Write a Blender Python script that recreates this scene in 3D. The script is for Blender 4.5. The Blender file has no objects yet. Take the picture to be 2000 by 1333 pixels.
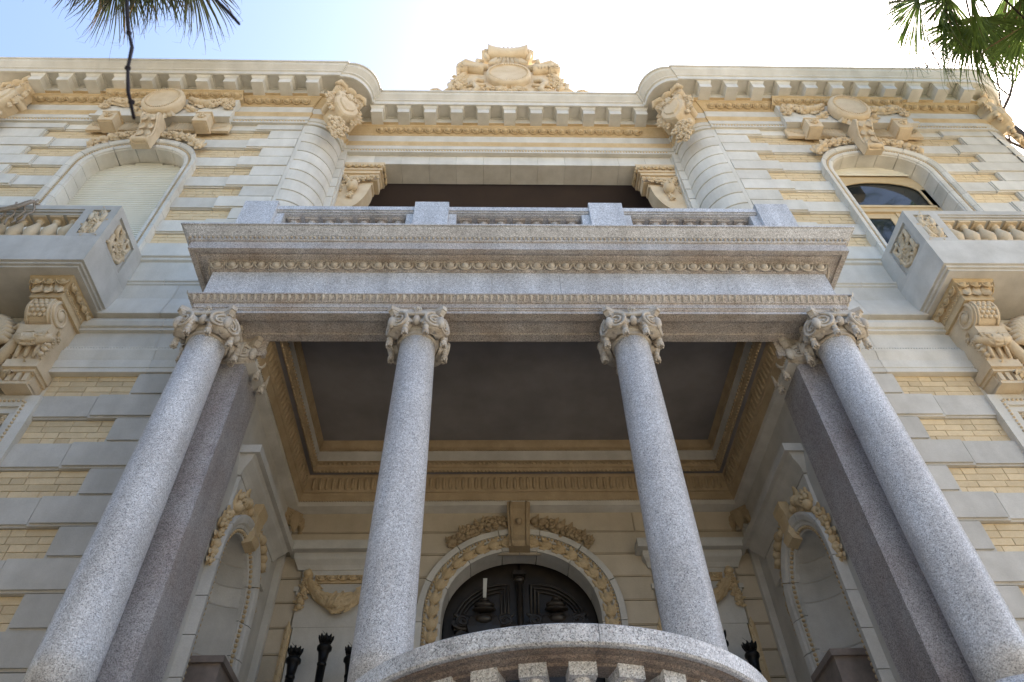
import bpy, math, random
from mathutils import Matrix, Vector
PI = math.pi
rnd = random.Random(7)
sc = bpy.context.scene

# ------------------------------------------------------------------ camera
cam_data = bpy.data.cameras.new('camera'); cam = bpy.data.objects.new('camera', cam_data)
sc.collection.objects.link(cam); sc.camera = cam
cam_data.sensor_width = 36.0; cam_data.lens = 25.551; cam_data.clip_start = 0.05; cam_data.clip_end = 5000
yaw, pitch, roll = math.radians(2.44186), math.radians(48.40335), math.radians(-1.76656)
fw = Vector((math.sin(yaw)*math.cos(pitch), math.cos(yaw)*math.cos(pitch), math.sin(pitch)))
rt = Vector((math.cos(yaw), -math.sin(yaw), 0)); up = rt.cross(fw)
rt, up = math.cos(roll)*rt+math.sin(roll)*up, -math.sin(roll)*rt+math.cos(roll)*up
CAM = Vector((-0.3552, -6.0, 1.6))
cam.matrix_world = Matrix(((rt.x, up.x, -fw.x, CAM.x), (rt.y, up.y, -fw.y, CAM.y), (rt.z, up.z, -fw.z, CAM.z), (0, 0, 0, 1)))
cam_data.dof.use_dof = True; cam_data.dof.focus_distance = 9.0; cam_data.dof.aperture_fstop = 5.6

# ------------------------------------------------------------------ sky, sun, exposure
SUN_EL, SUN_AZ = math.radians(48), math.radians(52)     # azimuth measured from +Y (behind the house) towards +X
world = bpy.data.worlds.new('World'); sc.world = world; world.use_nodes = True
nt = world.node_tree; nt.nodes.clear()
sky = nt.nodes.new('ShaderNodeTexSky'); sky.sky_type = 'NISHITA'; sky.sun_disc = False
sky.sun_elevation = SUN_EL; sky.sun_rotation = SUN_AZ; sky.air_density = 1.0; sky.dust_density = 2.6; sky.ozone_density = 1.0
bg = nt.nodes.new('ShaderNodeBackground'); bg.inputs['Strength'].default_value = 0.13
wo = nt.nodes.new('ShaderNodeOutputWorld')
nt.links.new(sky.outputs[0], bg.inputs[0]); nt.links.new(bg.outputs[0], wo.inputs[0])
sun_data = bpy.data.lights.new('sun', 'SUN'); sun_data.energy = 4.0; sun_data.angle = math.radians(0.53); sun_data.color = (1.0, 0.94, 0.85)
sun = bpy.data.objects.new('sun', sun_data); sc.collection.objects.link(sun)
sd = Vector((math.sin(SUN_AZ)*math.cos(SUN_EL), math.cos(SUN_AZ)*math.cos(SUN_EL), math.sin(SUN_EL)))
sun.rotation_euler = sd.to_track_quat('Z', 'Y').to_euler(); sun.location = sd*60
sc.view_settings.view_transform = 'Standard'; sc.view_settings.look = 'None'
sc.view_settings.exposure = 1.85; sc.view_settings.gamma = 1.0
sc.view_settings.use_curve_mapping = False
sc.cycles.max_bounces = 8; sc.cycles.diffuse_bounces = 6

# ------------------------------------------------------------------ materials
MT = {}
def mat(name, col, col2=None, scale=3.0, rough=0.75, bump=0.0, bscale=40.0, metal=0.0, streak=0.0, rand=0.0, spec=0.3, transl=0.0, fine=0.0):
    m = bpy.data.materials.new(name); m.use_nodes = True; n = m.node_tree; n.nodes.clear(); L = n.links
    out = n.nodes.new('ShaderNodeOutputMaterial'); p = n.nodes.new('ShaderNodeBsdfPrincipled')
    p.inputs['Roughness'].default_value = rough; p.inputs['Metallic'].default_value = metal
    p.inputs['Specular IOR Level'].default_value = spec
    geo = n.nodes.new('ShaderNodeNewGeometry')
    col2 = col2 or tuple(c*0.86 for c in col)
    nz = n.nodes.new('ShaderNodeTexNoise'); nz.inputs['Scale'].default_value = scale; nz.inputs['Detail'].default_value = 6; nz.inputs['Roughness'].default_value = 0.62
    L.new(geo.outputs['Position'], nz.inputs['Vector'])
    rp = n.nodes.new('ShaderNodeValToRGB'); rp.color_ramp.elements[0].position = 0.32; rp.color_ramp.elements[1].position = 0.68
    rp.color_ramp.elements[0].color = (*col2, 1); rp.color_ramp.elements[1].color = (*col, 1)
    L.new(nz.outputs['Fac'], rp.inputs['Fac']); c = rp.outputs['Color']
    def mul(c, fac_socket, lo, hi):
        mr = n.nodes.new('ShaderNodeMapRange'); mr.inputs['From Min'].default_value = lo[0]; mr.inputs['From Max'].default_value = hi[0]
        mr.inputs['To Min'].default_value = lo[1]; mr.inputs['To Max'].default_value = hi[1]
        L.new(fac_socket, mr.inputs['Value'])
        mx = n.nodes.new('ShaderNodeMix'); mx.data_type = 'RGBA'; mx.blend_type = 'MULTIPLY'; mx.inputs[0].default_value = 1.0
        L.new(c, mx.inputs[6]); L.new(mr.outputs['Result'], mx.inputs[7]); return mx.outputs[2]
    if streak:
        mp = n.nodes.new('ShaderNodeMapping'); mp.inputs['Scale'].default_value = (4, 4, 0.4)
        L.new(geo.outputs['Position'], mp.inputs['Vector'])
        n2 = n.nodes.new('ShaderNodeTexNoise'); n2.inputs['Scale'].default_value = 1.0; n2.inputs['Detail'].default_value = 5
        L.new(mp.outputs[0], n2.inputs['Vector'])
        c = mul(c, n2.outputs['Fac'], (0.35, 1-streak), (0.6, 1.0))
    if fine:
        n3 = n.nodes.new('ShaderNodeTexNoise'); n3.inputs['Scale'].default_value = 110; n3.inputs['Detail'].default_value = 2
        L.new(geo.outputs['Position'], n3.inputs['Vector'])
        c = mul(c, n3.outputs['Fac'], (0.3, 1-fine), (0.7, 1.0+fine*0.5))
    if rand:
        oi = n.nodes.new('ShaderNodeObjectInfo')
        c = mul(c, oi.outputs['Random'], (0.0, 1-rand), (1.0, 1.0+rand*0.35))
    L.new(c, p.inputs['Base Color'])
    if bump:
        nb = n.nodes.new('ShaderNodeTexNoise'); nb.inputs['Scale'].default_value = bscale; nb.inputs['Detail'].default_value = 4
        L.new(geo.outputs['Position'], nb.inputs['Vector'])
        b = n.nodes.new('ShaderNodeBump'); b.inputs['Strength'].default_value = bump; b.inputs['Distance'].default_value = 0.01
        L.new(nb.outputs['Fac'], b.inputs['Height']); L.new(b.outputs[0], p.inputs['Normal'])
    sh = p.outputs[0]
    if transl:
        t = n.nodes.new('ShaderNodeBsdfTranslucent'); L.new(c, t.inputs['Color'])
        ms = n.nodes.new('ShaderNodeMixShader'); ms.inputs[0].default_value = transl
        L.new(p.outputs[0], ms.inputs[1]); L.new(t.outputs[0], ms.inputs[2]); sh = ms.outputs[0]
    L.new(sh, out.inputs[0]); MT[name] = m; return m

def granite(name, light, mid, dark, stain):
    m = bpy.data.materials.new(name); m.use_nodes = True; n = m.node_tree; n.nodes.clear(); L = n.links
    out = n.nodes.new('ShaderNodeOutputMaterial'); p = n.nodes.new('ShaderNodeBsdfPrincipled')
    p.inputs['Roughness'].default_value = 0.36; p.inputs['Specular IOR Level'].default_value = 0.4
    geo = n.nodes.new('ShaderNodeNewGeometry')
    v = n.nodes.new('ShaderNodeTexVoronoi'); v.inputs['Scale'].default_value = 195; L.new(geo.outputs['Position'], v.inputs['Vector'])
    sp = n.nodes.new('ShaderNodeSeparateColor'); L.new(v.outputs['Color'], sp.inputs[0])
    rp = n.nodes.new('ShaderNodeValToRGB'); cr = rp.color_ramp; cr.interpolation = 'CONSTANT'
    cr.elements[0].position = 0; cr.elements[0].color = (*dark, 1); cr.elements[1].position = 0.085; cr.elements[1].color = (*[a*.62 for a in mid], 1)
    for pos, c in ((0.26, mid), (0.52, (mid[0]*1.06, mid[1]*1.0, mid[2]*0.98)), (0.66, light), (0.9, tuple(min(.85, a*1.15) for a in light))):
        e = cr.elements.new(pos); e.color = (*c, 1)
    L.new(sp.outputs[0], rp.inputs['Fac'])
    nz = n.nodes.new('ShaderNodeTexNoise'); nz.inputs['Scale'].default_value = 1.7; nz.inputs['Detail'].default_value = 7; nz.inputs['Roughness'].default_value = .65
    L.new(geo.outputs['Position'], nz.inputs['Vector'])
    mr = n.nodes.new('ShaderNodeValToRGB'); mr.color_ramp.elements[0].position = .3; mr.color_ramp.elements[1].position = .62
    mr.color_ramp.elements[0].color = (*stain, 1); mr.color_ramp.elements[1].color = (1, 1, 1, 1)
    L.new(nz.outputs['Fac'], mr.inputs['Fac'])
    mx = n.nodes.new('ShaderNodeMix'); mx.data_type = 'RGBA'; mx.blend_type = 'MULTIPLY'; mx.inputs[0].default_value = 1
    L.new(rp.outputs[0], mx.inputs[6]); L.new(mr.outputs[0], mx.inputs[7]); cc = mx.outputs[2]
    v2 = n.nodes.new('ShaderNodeTexVoronoi'); v2.inputs['Scale'].default_value = 62; L.new(geo.outputs['Position'], v2.inputs['Vector'])
    s2 = n.nodes.new('ShaderNodeSeparateColor'); L.new(v2.outputs['Color'], s2.inputs[0])
    mp = n.nodes.new('ShaderNodeMapping'); mp.inputs['Scale'].default_value = (5, 5, .5); L.new(geo.outputs['Position'], mp.inputs['Vector'])
    n4 = n.nodes.new('ShaderNodeTexNoise'); n4.inputs['Scale'].default_value = 1.0; n4.inputs['Detail'].default_value = 6; L.new(mp.outputs[0], n4.inputs['Vector'])
    for src, lo, hi, a_, b_ in ((s2.outputs[0], 0, 1, .86, 1.10), (n4.outputs['Fac'], .33, .62, .84, 1.06)):
        r4 = n.nodes.new('ShaderNodeMapRange'); r4.inputs['From Min'].default_value = lo; r4.inputs['From Max'].default_value = hi; r4.inputs['To Min'].default_value = a_; r4.inputs['To Max'].default_value = b_; L.new(src, r4.inputs['Value'])
        m4 = n.nodes.new('ShaderNodeMix'); m4.data_type = 'RGBA'; m4.blend_type = 'MULTIPLY'; m4.inputs[0].default_value = 1; L.new(cc, m4.inputs[6]); L.new(r4.outputs['Result'], m4.inputs[7]); cc = m4.outputs[2]
    L.new(cc, p.inputs['Base Color'])
    b = n.nodes.new('ShaderNodeBump'); b.inputs['Strength'].default_value = .12; b.inputs['Distance'].default_value = .004
    L.new(sp.outputs[1], b.inputs['Height']); L.new(b.outputs[0], p.inputs['Normal'])
    L.new(p.outputs[0], out.inputs[0]); MT[name] = m

mat('white_stone', (.735, .71, .645), (.63, .60, .525), 2.6, .8, .15, 60, streak=.10, rand=.13, fine=.08)
mat('grey_render', (.655, .63, .575), (.525, .50, .445), 2.6, .85, .15, 50, streak=.10, rand=.13, fine=.07)
mat('cream_render', (.60, .52, .40), (.50, .425, .315), 2.0, .85, .15, 50, streak=.08, rand=.08, fine=.07)
mat('ochre_stone', (.61, .48, .30), (.51, .375, .21), 5, .85, .2, 55, fine=.12)
mat('pale_ochre', (.69, .575, .41), (.585, .46, .30), 4, .85, .2, 55, fine=.10)
mat('deep_ochre', (.45, .345, .215), (.35, .26, .155), 5, .8, .2, 55, fine=.1)
mat('yellow_brick', (.76, .615, .395), (.68, .53, .325), 9, .85, .25, 80, rand=.16, fine=.08)
mat('mortar', (.76, .69, .56), (.68, .61, .48), 12, .9, .2, 90)
granite('granite', (.74, .755, .78), (.60, .608, .625), (.22, .222, .23), (.84, .82, .80))
granite('warm_granite', (.66, .635, .61), (.52, .49, .46), (.16, .15, .14), (.80, .71, .63))
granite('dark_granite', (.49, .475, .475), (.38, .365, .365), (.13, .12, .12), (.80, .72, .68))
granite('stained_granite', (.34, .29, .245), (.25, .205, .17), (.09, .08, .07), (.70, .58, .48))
mat('weathered_stone', (.66, .615, .54), (.46, .385, .30), 9, .85, .35, 45, fine=.2)
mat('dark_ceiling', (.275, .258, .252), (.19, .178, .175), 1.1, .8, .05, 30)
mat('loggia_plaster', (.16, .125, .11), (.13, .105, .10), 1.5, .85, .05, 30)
mat('door_wood', (.036, .028, .021), (.020, .016, .013), 8, .38, .15, 60, spec=.5)
mat('black_bronze', (.016, .016, .016), (.010, .010, .011), 14, .45, .2, 80, metal=.6)
mat('shutter_paint', (.74, .72, .62), (.69, .665, .56), 3, .55, .03, 60)
mat('frame_paint', (.60, .48, .30), (.52, .40, .24), 4, .6, .08, 70)
mat('white_shutter', (.62, .65, .66), (.55, .58, .60), 4, .55, .05, 60)
mat('window_glass', (.020, .026, .028), (.014, .018, .02), 2, .06, spec=.45)
mat('marble_plinth', (.26, .215, .185), (.165, .135, .115), 6, .5, .08, 40)
mat('palm_leaf', (.17, .24, .05), (.09, .14, .03), 3, .45, .1, 40, transl=.5)
mat('palm_leaf_shaded', (.055, .075, .03), (.05, .04, .025), 4, .55, .1, 40, transl=.25)  # brownish leaf, darkened further: backlit silhouette shade put into the colour
mat('tree_leaf', (.06, .095, .03), (.035, .06, .02), 2, .6, .1, 40, transl=.3)
mat('palm_dry', (.23, .15, .07), (.14, .085, .04), 6, .8, .2, 40, transl=.25)
mat('bark', (.06, .045, .035), (.035, .028, .022), 14, .9, .5, 30)
mat('dark_twig', (.018, .014, .02), (.012, .010, .014), 20, .9, .3, 60)
mat('added_gravel', (.22, .19, .15), (.17, .148, .115), 3, .95, .3, 40)
mat('porch_stone', (.48, .44, .38), (.40, .36, .31), 1.5, .6, .1, 30)
mat('paving', (.50, .43, .32), (.42, .36, .265), .8, .9, .2, 12)
mat('rope_fibre', (.36, .31, .25), (.25, .2, .15), 40, .9, .3, 120)
mat('white_paper', (.66, .66, .62), (.58, .58, .54), 6, .7)
mat('roofing', (.30, .28, .26), (.24, .22, .2), 2, .9)

# ------------------------------------------------------------------ mesh builder
class MB:
    def __init__(s, M=None): s.v = []; s.f = []; s.sm = []; s.M = M or Matrix()
    def add(s, vs, fs, smooth=False):
        o = len(s.v); M = s.M
        s.v += [tuple(M @ Vector(p)) for p in vs]
        s.f += [tuple(i+o for i in f) for f in fs]; s.sm += [smooth]*len(fs); return s
    def box(s, x0, x1, y0, y1, z0, z1):
        return s.add([(x0,y0,z0),(x1,y0,z0),(x1,y1,z0),(x0,y1,z0),(x0,y0,z1),(x1,y0,z1),(x1,y1,z1),(x0,y1,z1)],
                     [(0,3,2,1),(4,5,6,7),(0,1,5,4),(1,2,6,5),(2,3,7,6),(3,0,4,7)])
    def loft(s, rows, close=False, cap=False, smooth=False, wrap=False):
        n = len(rows[0]); vs = [p for r in rows for p in r]; fs = []
        R = len(rows)
        for i in range(R if wrap else R-1):
            i2 = (i+1) % R
            for j in range(n if close else n-1):
                k = (j+1) % n; fs.append((i*n+j, i*n+k, i2*n+k, i2*n+j))
        if cap: fs += [tuple(range(n-1, -1, -1)), tuple((R-1)*n+j for j in range(n))]
        return s.add(vs, fs, smooth)
    def lathe(s, prof, c=(0,0,0), n=16, a0=0.0, a1=2*PI, smooth=True, sx=1, sy=1):
        full = abs(a1-a0-2*PI) < 1e-6; m = n if full else n+1
        rows = [[(c[0]+r*sx*math.cos(a0+(a1-a0)*j/n), c[1]+r*sy*math.sin(a0+(a1-a0)*j/n), c[2]+z) for j in range(m)] for r, z in prof]
        return s.loft(rows, close=full, smooth=smooth)
    def ell(s, c, r, nu=8, nv=5, R=None):
        rows = []
        for i in range(nv+1):
            t = -PI/2+PI*i/nv
            row = []
            for j in range(nu):
                p = Vector((r[0]*math.cos(t)*math.cos(2*PI*j/nu), r[1]*math.cos(t)*math.sin(2*PI*j/nu), r[2]*math.sin(t)))
                if R: p = R @ p
                row.append((c[0]+p.x, c[1]+p.y, c[2]+p.z))
            rows.append(row)
        return s.loft(rows, close=True, smooth=True)
    def tube(s, pts, rad, n=6, flat=1.0):
        P = [Vector(p) for p in pts]; rows = []
        if not hasattr(rad, '__len__'): rad = [rad]*len(P)
        prev = None
        for i, p in enumerate(P):
            t = (P[min(i+1, len(P)-1)]-P[max(i-1, 0)])
            if t.length < 1e-9: t = Vector((0,0,1))
            t.normalize()
            if prev is None:
                a = Vector((0,0,1)) if abs(t.z) < .9 else Vector((1,0,0)); prev = a.cross(t).normalized()
            a = (prev-t*prev.dot(t)); a = a.normalized() if a.length > 1e-6 else t.orthogonal().normalized(); prev = a
            b = t.cross(a)
            rows.append([tuple(p+a*rad[i]*math.cos(2*PI*j/n)+b*rad[i]*flat*math.sin(2*PI*j/n)) for j in range(n)])
        return s.loft(rows, close=True, cap=True, smooth=True)
    def plate(s, outline, w0, w1, bev=.02, c=None):     # star-shaped outline in (u,v), extruded along w with a rounded front
        c = c or (sum(p[0] for p in outline)/len(outline), sum(p[1] for p in outline)/len(outline))
        def ring(k, w): return [(c[0]+(p[0]-c[0])*k, c[1]+(p[1]-c[1])*k, w) for p in outline]
        rows = [ring(1, w0), ring(1, w1-bev), ring(.965, w1-bev*.3), ring(.9, w1), ring(.45, w1+bev*.25)]
        s.loft(rows, close=True, smooth=False)
        last = rows[-1]; n = len(last)
        return s.add(last+[(c[0], c[1], w1+bev*.3)], [(i, (i+1) % n, n) for i in range(n)])
    def leaf(s, u, v, w, ang, Ln, W, h, lobes=4, curl=.5, bend=0.0):
        n = 2*lobes+2; rows = []; a = ang; x, y = u, v
        for i in range(n+1):
            t = i/n; a = ang+bend*t
            if i: x += math.cos(a)*Ln/n; y += math.sin(a)*Ln/n
            hw = W*(math.sin(PI*min(1, t*.93+.07)**.75))*(0.66+0.34*(1 if i % 2 else 0.25)) if i < n else 0.01*W
            lift = h*curl*max(0, t-.35)**2*2
            row = []
            for k in (-1, -.55, 0, .55, 1):
                hh = {1: .0, .55: .62, 0: .35}[abs(k)]*h*(1.15-.5*t)+lift
                row.append((x-math.sin(a)*hw*k, y+math.cos(a)*hw*k, w+hh))
            rows.append(row)
        return s.loft(rows, smooth=True)
    def rose(s, u, v, w, r, n=5):
        a0 = rnd.random()*6
        for k in range(n):
            a = a0+2*PI*k/n; s.ell((u+.62*r*math.cos(a), v+.62*r*math.sin(a), w+.12*r), (.46*r, .34*r, .30*r), 6, 4, Matrix.Rotation(a+PI/2, 3, 'Z'))
        for k in range(3):
            a = a0+.4+2*PI*k/3; s.ell((u+.26*r*math.cos(a), v+.26*r*math.sin(a), w+.32*r), (.26*r, .18*r, .28*r), 6, 4, Matrix.Rotation(a+PI/2, 3, 'Z'))
        return s.ell((u, v, w+.42*r), (.15*r, .15*r, .2*r), 6, 4)
    def garland(s, pts, w, r0, r1, step=.09, roses=.4, sd=1):
        g = random.Random(sd); P = [Vector((*p, 0)) for p in pts]
        for i in range(len(P)-1):
            d = P[i+1]-P[i]; n = max(1, int(d.length/step))
            for k in range(n):
                t = (i+k/n)/(len(P)-1); p = P[i]+d*(k/n); r = r0+(r1-r0)*math.sin(PI*t)
                aa = math.atan2(d.y, d.x)
                if g.random() < roses: s.rose(p.x+g.uniform(-.2, .2)*r, p.y+g.uniform(-.2, .2)*r, w+.25*r, r*.72)
                else: s.ell((p.x, p.y, w+.2*r), (.55*r, .5*r, .5*r), 6, 4)
                for q in (-1, 1):
                    s.leaf(p.x, p.y, w, aa+q*g.uniform(.7, 1.7), r*g.uniform(.85, 1.15), r*.45, r*.5, 2)
                if g.random() < .6: s.ell((p.x+g.uniform(-.8, .8)*r, p.y+g.uniform(-.8, .8)*r, w+.3*r), (.24*r, .24*r, .26*r), 6, 4)
        return s
    def volute(s, u, v, w, r, turns=1.9, sgn=1, a0=PI/2, thick=None, tr=.2):
        thick = thick if thick is not None else r*.5
        ring = lambda rr, ww: [(u+rr*math.cos(2*PI*j/16), v+rr*math.sin(2*PI*j/16), ww) for j in range(16)]
        s.loft([ring(r*.98, w-thick), ring(r*.98, w-.02*r), ring(r*.9, w)], close=True, smooth=True)
        s.add(ring(r*.9, w), [tuple(range(16))])
        pts = []; rad = []; N = int(turns*14)
        for i in range(N+1):
            t = i/N; rr = r*(1-.80*t); a = a0+sgn*turns*2*PI*t
            pts.append((u+rr*math.cos(a), v+rr*math.sin(a), w+.04*r+.10*r*t)); rad.append(r*tr*(1-.55*t)*.6)
        s.tube(pts, rad, 5)
        return s.ell((u, v, w+.1*r), (.17*r, .17*r, .14*r), 8, 4)
    def build(s, name, m, parent=None, kind=None, loc=None):
        me = bpy.data.meshes.new(name)
        if loc: me.from_pydata([(a-loc[0], b-loc[1], c-loc[2]) for a, b, c in s.v], [], s.f)
        else: me.from_pydata(s.v, [], s.f)
        me.polygons.foreach_set('use_smooth', s.sm); me.update()
        me.materials.append(MT[m] if isinstance(m, str) else m)
        return link(name, me, parent, kind, loc)
def link(name, me, parent=None, kind=None, loc=None, scale=None):
    o = bpy.data.objects.new(name, me); sc.collection.objects.link(o); o.parent = parent
    if kind: o['kind'] = kind
    if loc: o.location = loc
    if scale: o.scale = scale
    return o
def thing(name, label, cat, loc=(0,0,0), group=None):
    o = bpy.data.objects.new(name, None); sc.collection.objects.link(o); o.location = loc; o.empty_display_size = .2
    o['label'] = label; o['category'] = cat
    if group: o['group'] = group
    return o
def tag(o, label, cat, group=None):
    o['label'] = label; o['category'] = cat
    if group: o['group'] = group
    return o
def mir(S): return Matrix.Diagonal((S, 1, 1, 1))
def frame(o, u, v, w):
    return Matrix(((u[0], v[0], w[0], o[0]), (u[1], v[1], w[1], o[1]), (u[2], v[2], w[2], o[2]), (0, 0, 0, 1)))
def tilted(x, y, z, a): return frame((x, y, z), (1,0,0), (0,-math.sin(a),math.cos(a)), (0,-math.cos(a),-math.sin(a)))   # a moulding leaning out over the viewer
def front(x, y, z): return frame((x, y, z), (1,0,0), (0,0,1), (0,-1,0))       # u right, v up, w out of the facade
def eggs(mb, u0, u1, v, w, pitch, k=1.0):
    n = max(1, int(round((u1-u0)/pitch))); p = (u1-u0)/n
    for i in range(n):
        u = u0+(i+.5)*p
        mb.ell((u, v, w), (.30*p*k, .052*k*pitch/.19, .055*pitch/.19), 8, 5)
        pts = [(u+.42*p*math.cos(a), v+.012+.068*(pitch/.19)*math.sin(a), w+.014) for a in [PI*(1-.08)+PI*1.16*j/8 for j in range(9)]]
        mb.tube(pts, .015*pitch/.19, 4)
        mb.add([(u+p*.5-.016, v+.055*pitch/.19, w), (u+p*.5+.016, v+.055*pitch/.19, w), (u+p*.5, v-.06*pitch/.19, w+.004), (u+p*.5, v+.02, w+.04)], [(0,2,3),(2,1,3),(1,0,3)])
    return mb
def beads(mb, pts, r, step):
    P = [Vector(p) for p in pts]; carry = 0; i = 0
    for a, b in zip(P, P[1:]):
        d = b-a; L = d.length; t = carry
        while t < L:
            c = a+d*(t/L); k = 1.0 if i % 3 else 1.0
            mb.ell(c, (r, r, r), 5, 3); t += step; i += 1
        carry = t-L
    return mb

# ================================================================== ground
g = MB().add([(-900,-900,0),(900,-900,0),(900,900,0),(-900,900,0)], [(0,1,2,3)]).build('ground', 'paving'); g['kind'] = 'structure'

# ================================================================== mansion
house = thing('mansion', 'cream and ochre ornamented stone mansion with loggia, arched windows and heavy cornice', 'building')
CX = 6.33                                              # window axis of a wing
# ---- plan line of the main entablature, o = projection in front of the wall line
ENDX = {1: 8.98, -1: 9.85}                                # where the rounded end corner of each wing begins
def half_plan(o, E):
    h = []
    R = .47+o; h.append((E+R, 8.9))
    for k in range(9):
        a = PI/2*k/8; h.append((E+R*math.cos(a), .42-R*math.sin(a)))
    xa = 3.72-1.07*o
    h += [(xa+.06, -.05-o), (xa+.06, -.02-o)]
    for k in range(11):
        a = PI/2*k/10; h.append((xa-.5*math.sin(a), .48-o-.5*math.cos(a)))
    h += [(xa-.53, .48-o), (xa-.53, .515-o)]
    return h
def plan(o): return [(-x, y) for x, y in half_plan(o, ENDX[-1])]+[(x, y) for x, y in reversed(half_plan(o, ENDX[1]))]
def run(prof): return [[(x, y, z) for x, y in plan(o)] for o, z in prof]
corn = MB().loft(run([(.20,15.17),(.20,15.41),(.47,15.41),(.47,15.385),(.50,15.385),(.50,15.50),(.525,15.515),(.525,15.545),(.545,15.575),(.59,15.64),(.605,15.70),(.625,15.705),(.625,15.755),(-.3,15.79)])).build('main_cornice', 'white_stone', house)
MB().loft(run([(.03,14.97),(.05,14.98),(.05,15.005),(.058,15.012),(.155,15.112),(.17,15.12),(.17,15.17),(.22,15.171)])).build('egg_band', 'ochre_stone', corn)
MB().loft(run([(-.12,14.25),(.055,14.25),(.055,14.30),(.035,14.32),(.035,14.385),(.05,14.39),(.05,14.50),(.055,14.505)])).build('architrave', 'white_stone', corn)
MB().loft(run([(.055,14.505),(.06,14.53),(.085,14.585),(.09,14.615),(.03,14.635)])).build('cyma_moulding', 'ochre_stone', corn)
MB().loft(run([(.03,14.63),(.03,14.97)])).build('frieze', 'white_stone', corn)
bd = MB()
for X0, X1, Y in ((-3.0,3.0,.48),(3.8,9.0,-.085),(-9.8,-3.8,-.085)): beads(bd, [(X0,Y,14.352),(X1,Y,14.352)], .022, .055)
bd.build('bead_moulding', 'ochre_stone', corn, 'stuff')
eggs(MB(tilted(0,.408,15.062,.75)), -2.62, 2.62, 0, 0, .19).build('egg_and_dart', 'ochre_stone', corn)
for S in (-1, 1):
    for a, b in ((3.8, 5.04), (7.62, 8.95)): eggs(MB(tilted(0,-.157,15.062,.75) @ mir(S)), a, b, 0, 0, .19).build('egg_and_dart', 'ochre_stone', corn)
# modillions: one shared mesh, thirty-three blocks
m = MB()
def taper(mb, x0, x1, y0, y1, z0, z1, dx=0, dy=0):
    mb.add([(x0,y0,z0),(x1,y0,z0),(x1,y1,z0),(x0,y1,z0),(x0-dx,y0-dy,z1),(x1+dx,y0-dy,z1),(x1+dx,y1,z1),(x0-dx,y1,z1)],
           [(0,3,2,1),(4,5,6,7),(0,1,5,4),(1,2,6,5),(2,3,7,6),(3,0,4,7)])
taper(m, -.112, .112, -.235, .03, 0, .15); taper(m, -.116, .116, -.24, .03, .15, .165); taper(m, -.118, .118, -.242, .03, .165, .225, .028, .028); m.box(-.148, .148, -.272, .03, .225, .245)
mod_me = m.build('modillion', 'white_stone', corn, loc=None); mod_data = mod_me.data
first = True
for S, xs, Y in ((1, [.519*k for k in range(-5, 6)], .315), (1, [3.75+.515*k for k in range(11)], -.25), (-1, [3.75+.515*k for k in range(11)], -.25)):
    for x in xs:
        if first: mod_me.location = (S*x, Y, 15.162); first = False
        else: link('modillion', mod_data, corn, loc=(S*x, Y, 15.162))
# coffer frames between modillions on the soffit
cf = MB()
for S, xs, Y in ((1, [.519*(k+.5) for k in range(-5, 5)], .315), (1, [3.75+.515*(k+.5) for k in range(10)], -.25), (-1, [3.75+.515*(k+.5) for k in range(10)], -.25)):
    for x in xs:
        x *= S
        cf.box(x-.11, x+.11, Y-.02, Y+.0, 15.37, 15.405)
        cf.box(x-.125, x-.095, Y-.25, Y-.021, 15.38, 15.406); cf.box(x+.095, x+.125, Y-.25, Y-.021, 15.38, 15.406)
cf.build('coffer_frames', 'white_stone', corn, 'stuff')

# ---- closed shell of the house behind the facade
sh = MB()
sh.box(-10.3, 9.45, 9.0, 9.3, 0, 15.7)                       # back
for S in (-1, 1): sh.M = mir(S); sh.box(ENDX[S]+.17, ENDX[S]+.46, .45, 9.0, 0, 15.6)
sh.M = Matrix(); sh.box(-10.2, 9.3, .6, 9.1, 15.55, 15.72)
for S in (-1, 1): sh.M = mir(S); sh.box(3.9, 9.3, .2, .7, 15.55, 15.72)
sh.build('house_shell', 'roofing', house)

# ---- windows: basket arch helpers
def half_w(z, a, b, z0, n=2.2):
    if z <= z0: return a
    t = (z-z0)/b
    return 0 if t >= 1 else a*(1-t**n)**(1/n)
def arch_curve(a, b, z0, zb, N=22, n=2.2, jn=6):
    pts = []
    for k in range(jn): pts.append((-a, zb+(z0-zb)*k/jn))
    for k in range(N+1):
        th = PI*k/N; c, s_ = math.cos(th), max(0.0, math.sin(th))
        pts.append((-a*math.copysign(abs(c)**(2/n), c), z0+b*s_**(2/n)))
    for k in range(jn-1, -1, -1): pts.append((a, zb+(z0-zb)*k/jn))
    return pts
def normals(pts):
    out = []
    for i in range(len(pts)):
        a = pts[max(0, i-1)]; b = pts[min(len(pts)-1, i+1)]; d = Vector((b[0]-a[0], b[1]-a[1])).normalized(); out.append((-d.y, d.x))
    return out
def arch_blocks(pts, sect, cuts, M, name, m, parent, gap=.009):
    """solid blocks following an arch: sect = closed polygon of (offset, w)."""
    nr = normals(pts); L = [0]
    for a, b in zip(pts, pts[1:]): L.append(L[-1]+math.hypot(b[0]-a[0], b[1]-a[1]))
    def at(d):
        d = min(max(d, 0), L[-1])
        for i in range(len(L)-1):
            if d <= L[i+1]: break
        t = (d-L[i])/(L[i+1]-L[i]); q = lambda A: (A[i][0]+(A[i+1][0]-A[i][0])*t, A[i][1]+(A[i+1][1]-A[i][1])*t)
        return q(pts), q(nr)
    for d0, d1 in cuts(L[-1]):
        mb = MB(M); rows = []; n = max(2, int((d1-d0)/.08))
        for k in range(n+1):
            p, q = at(d0+gap/2+(d1-d0-gap)*k/n)
            rows.append([(p[0]+q[0]*s_, p[1]+q[1]*s_, w) for s_, w in sect])
        mb.loft(rows, close=True, cap=True); mb.build(name, m, parent)
def even(n, lo=0, hi=0): return lambda L: [(lo+(L-lo-hi)*i/n, lo+(L-lo-hi)*(i+1)/n) for i in range(n)]

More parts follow.
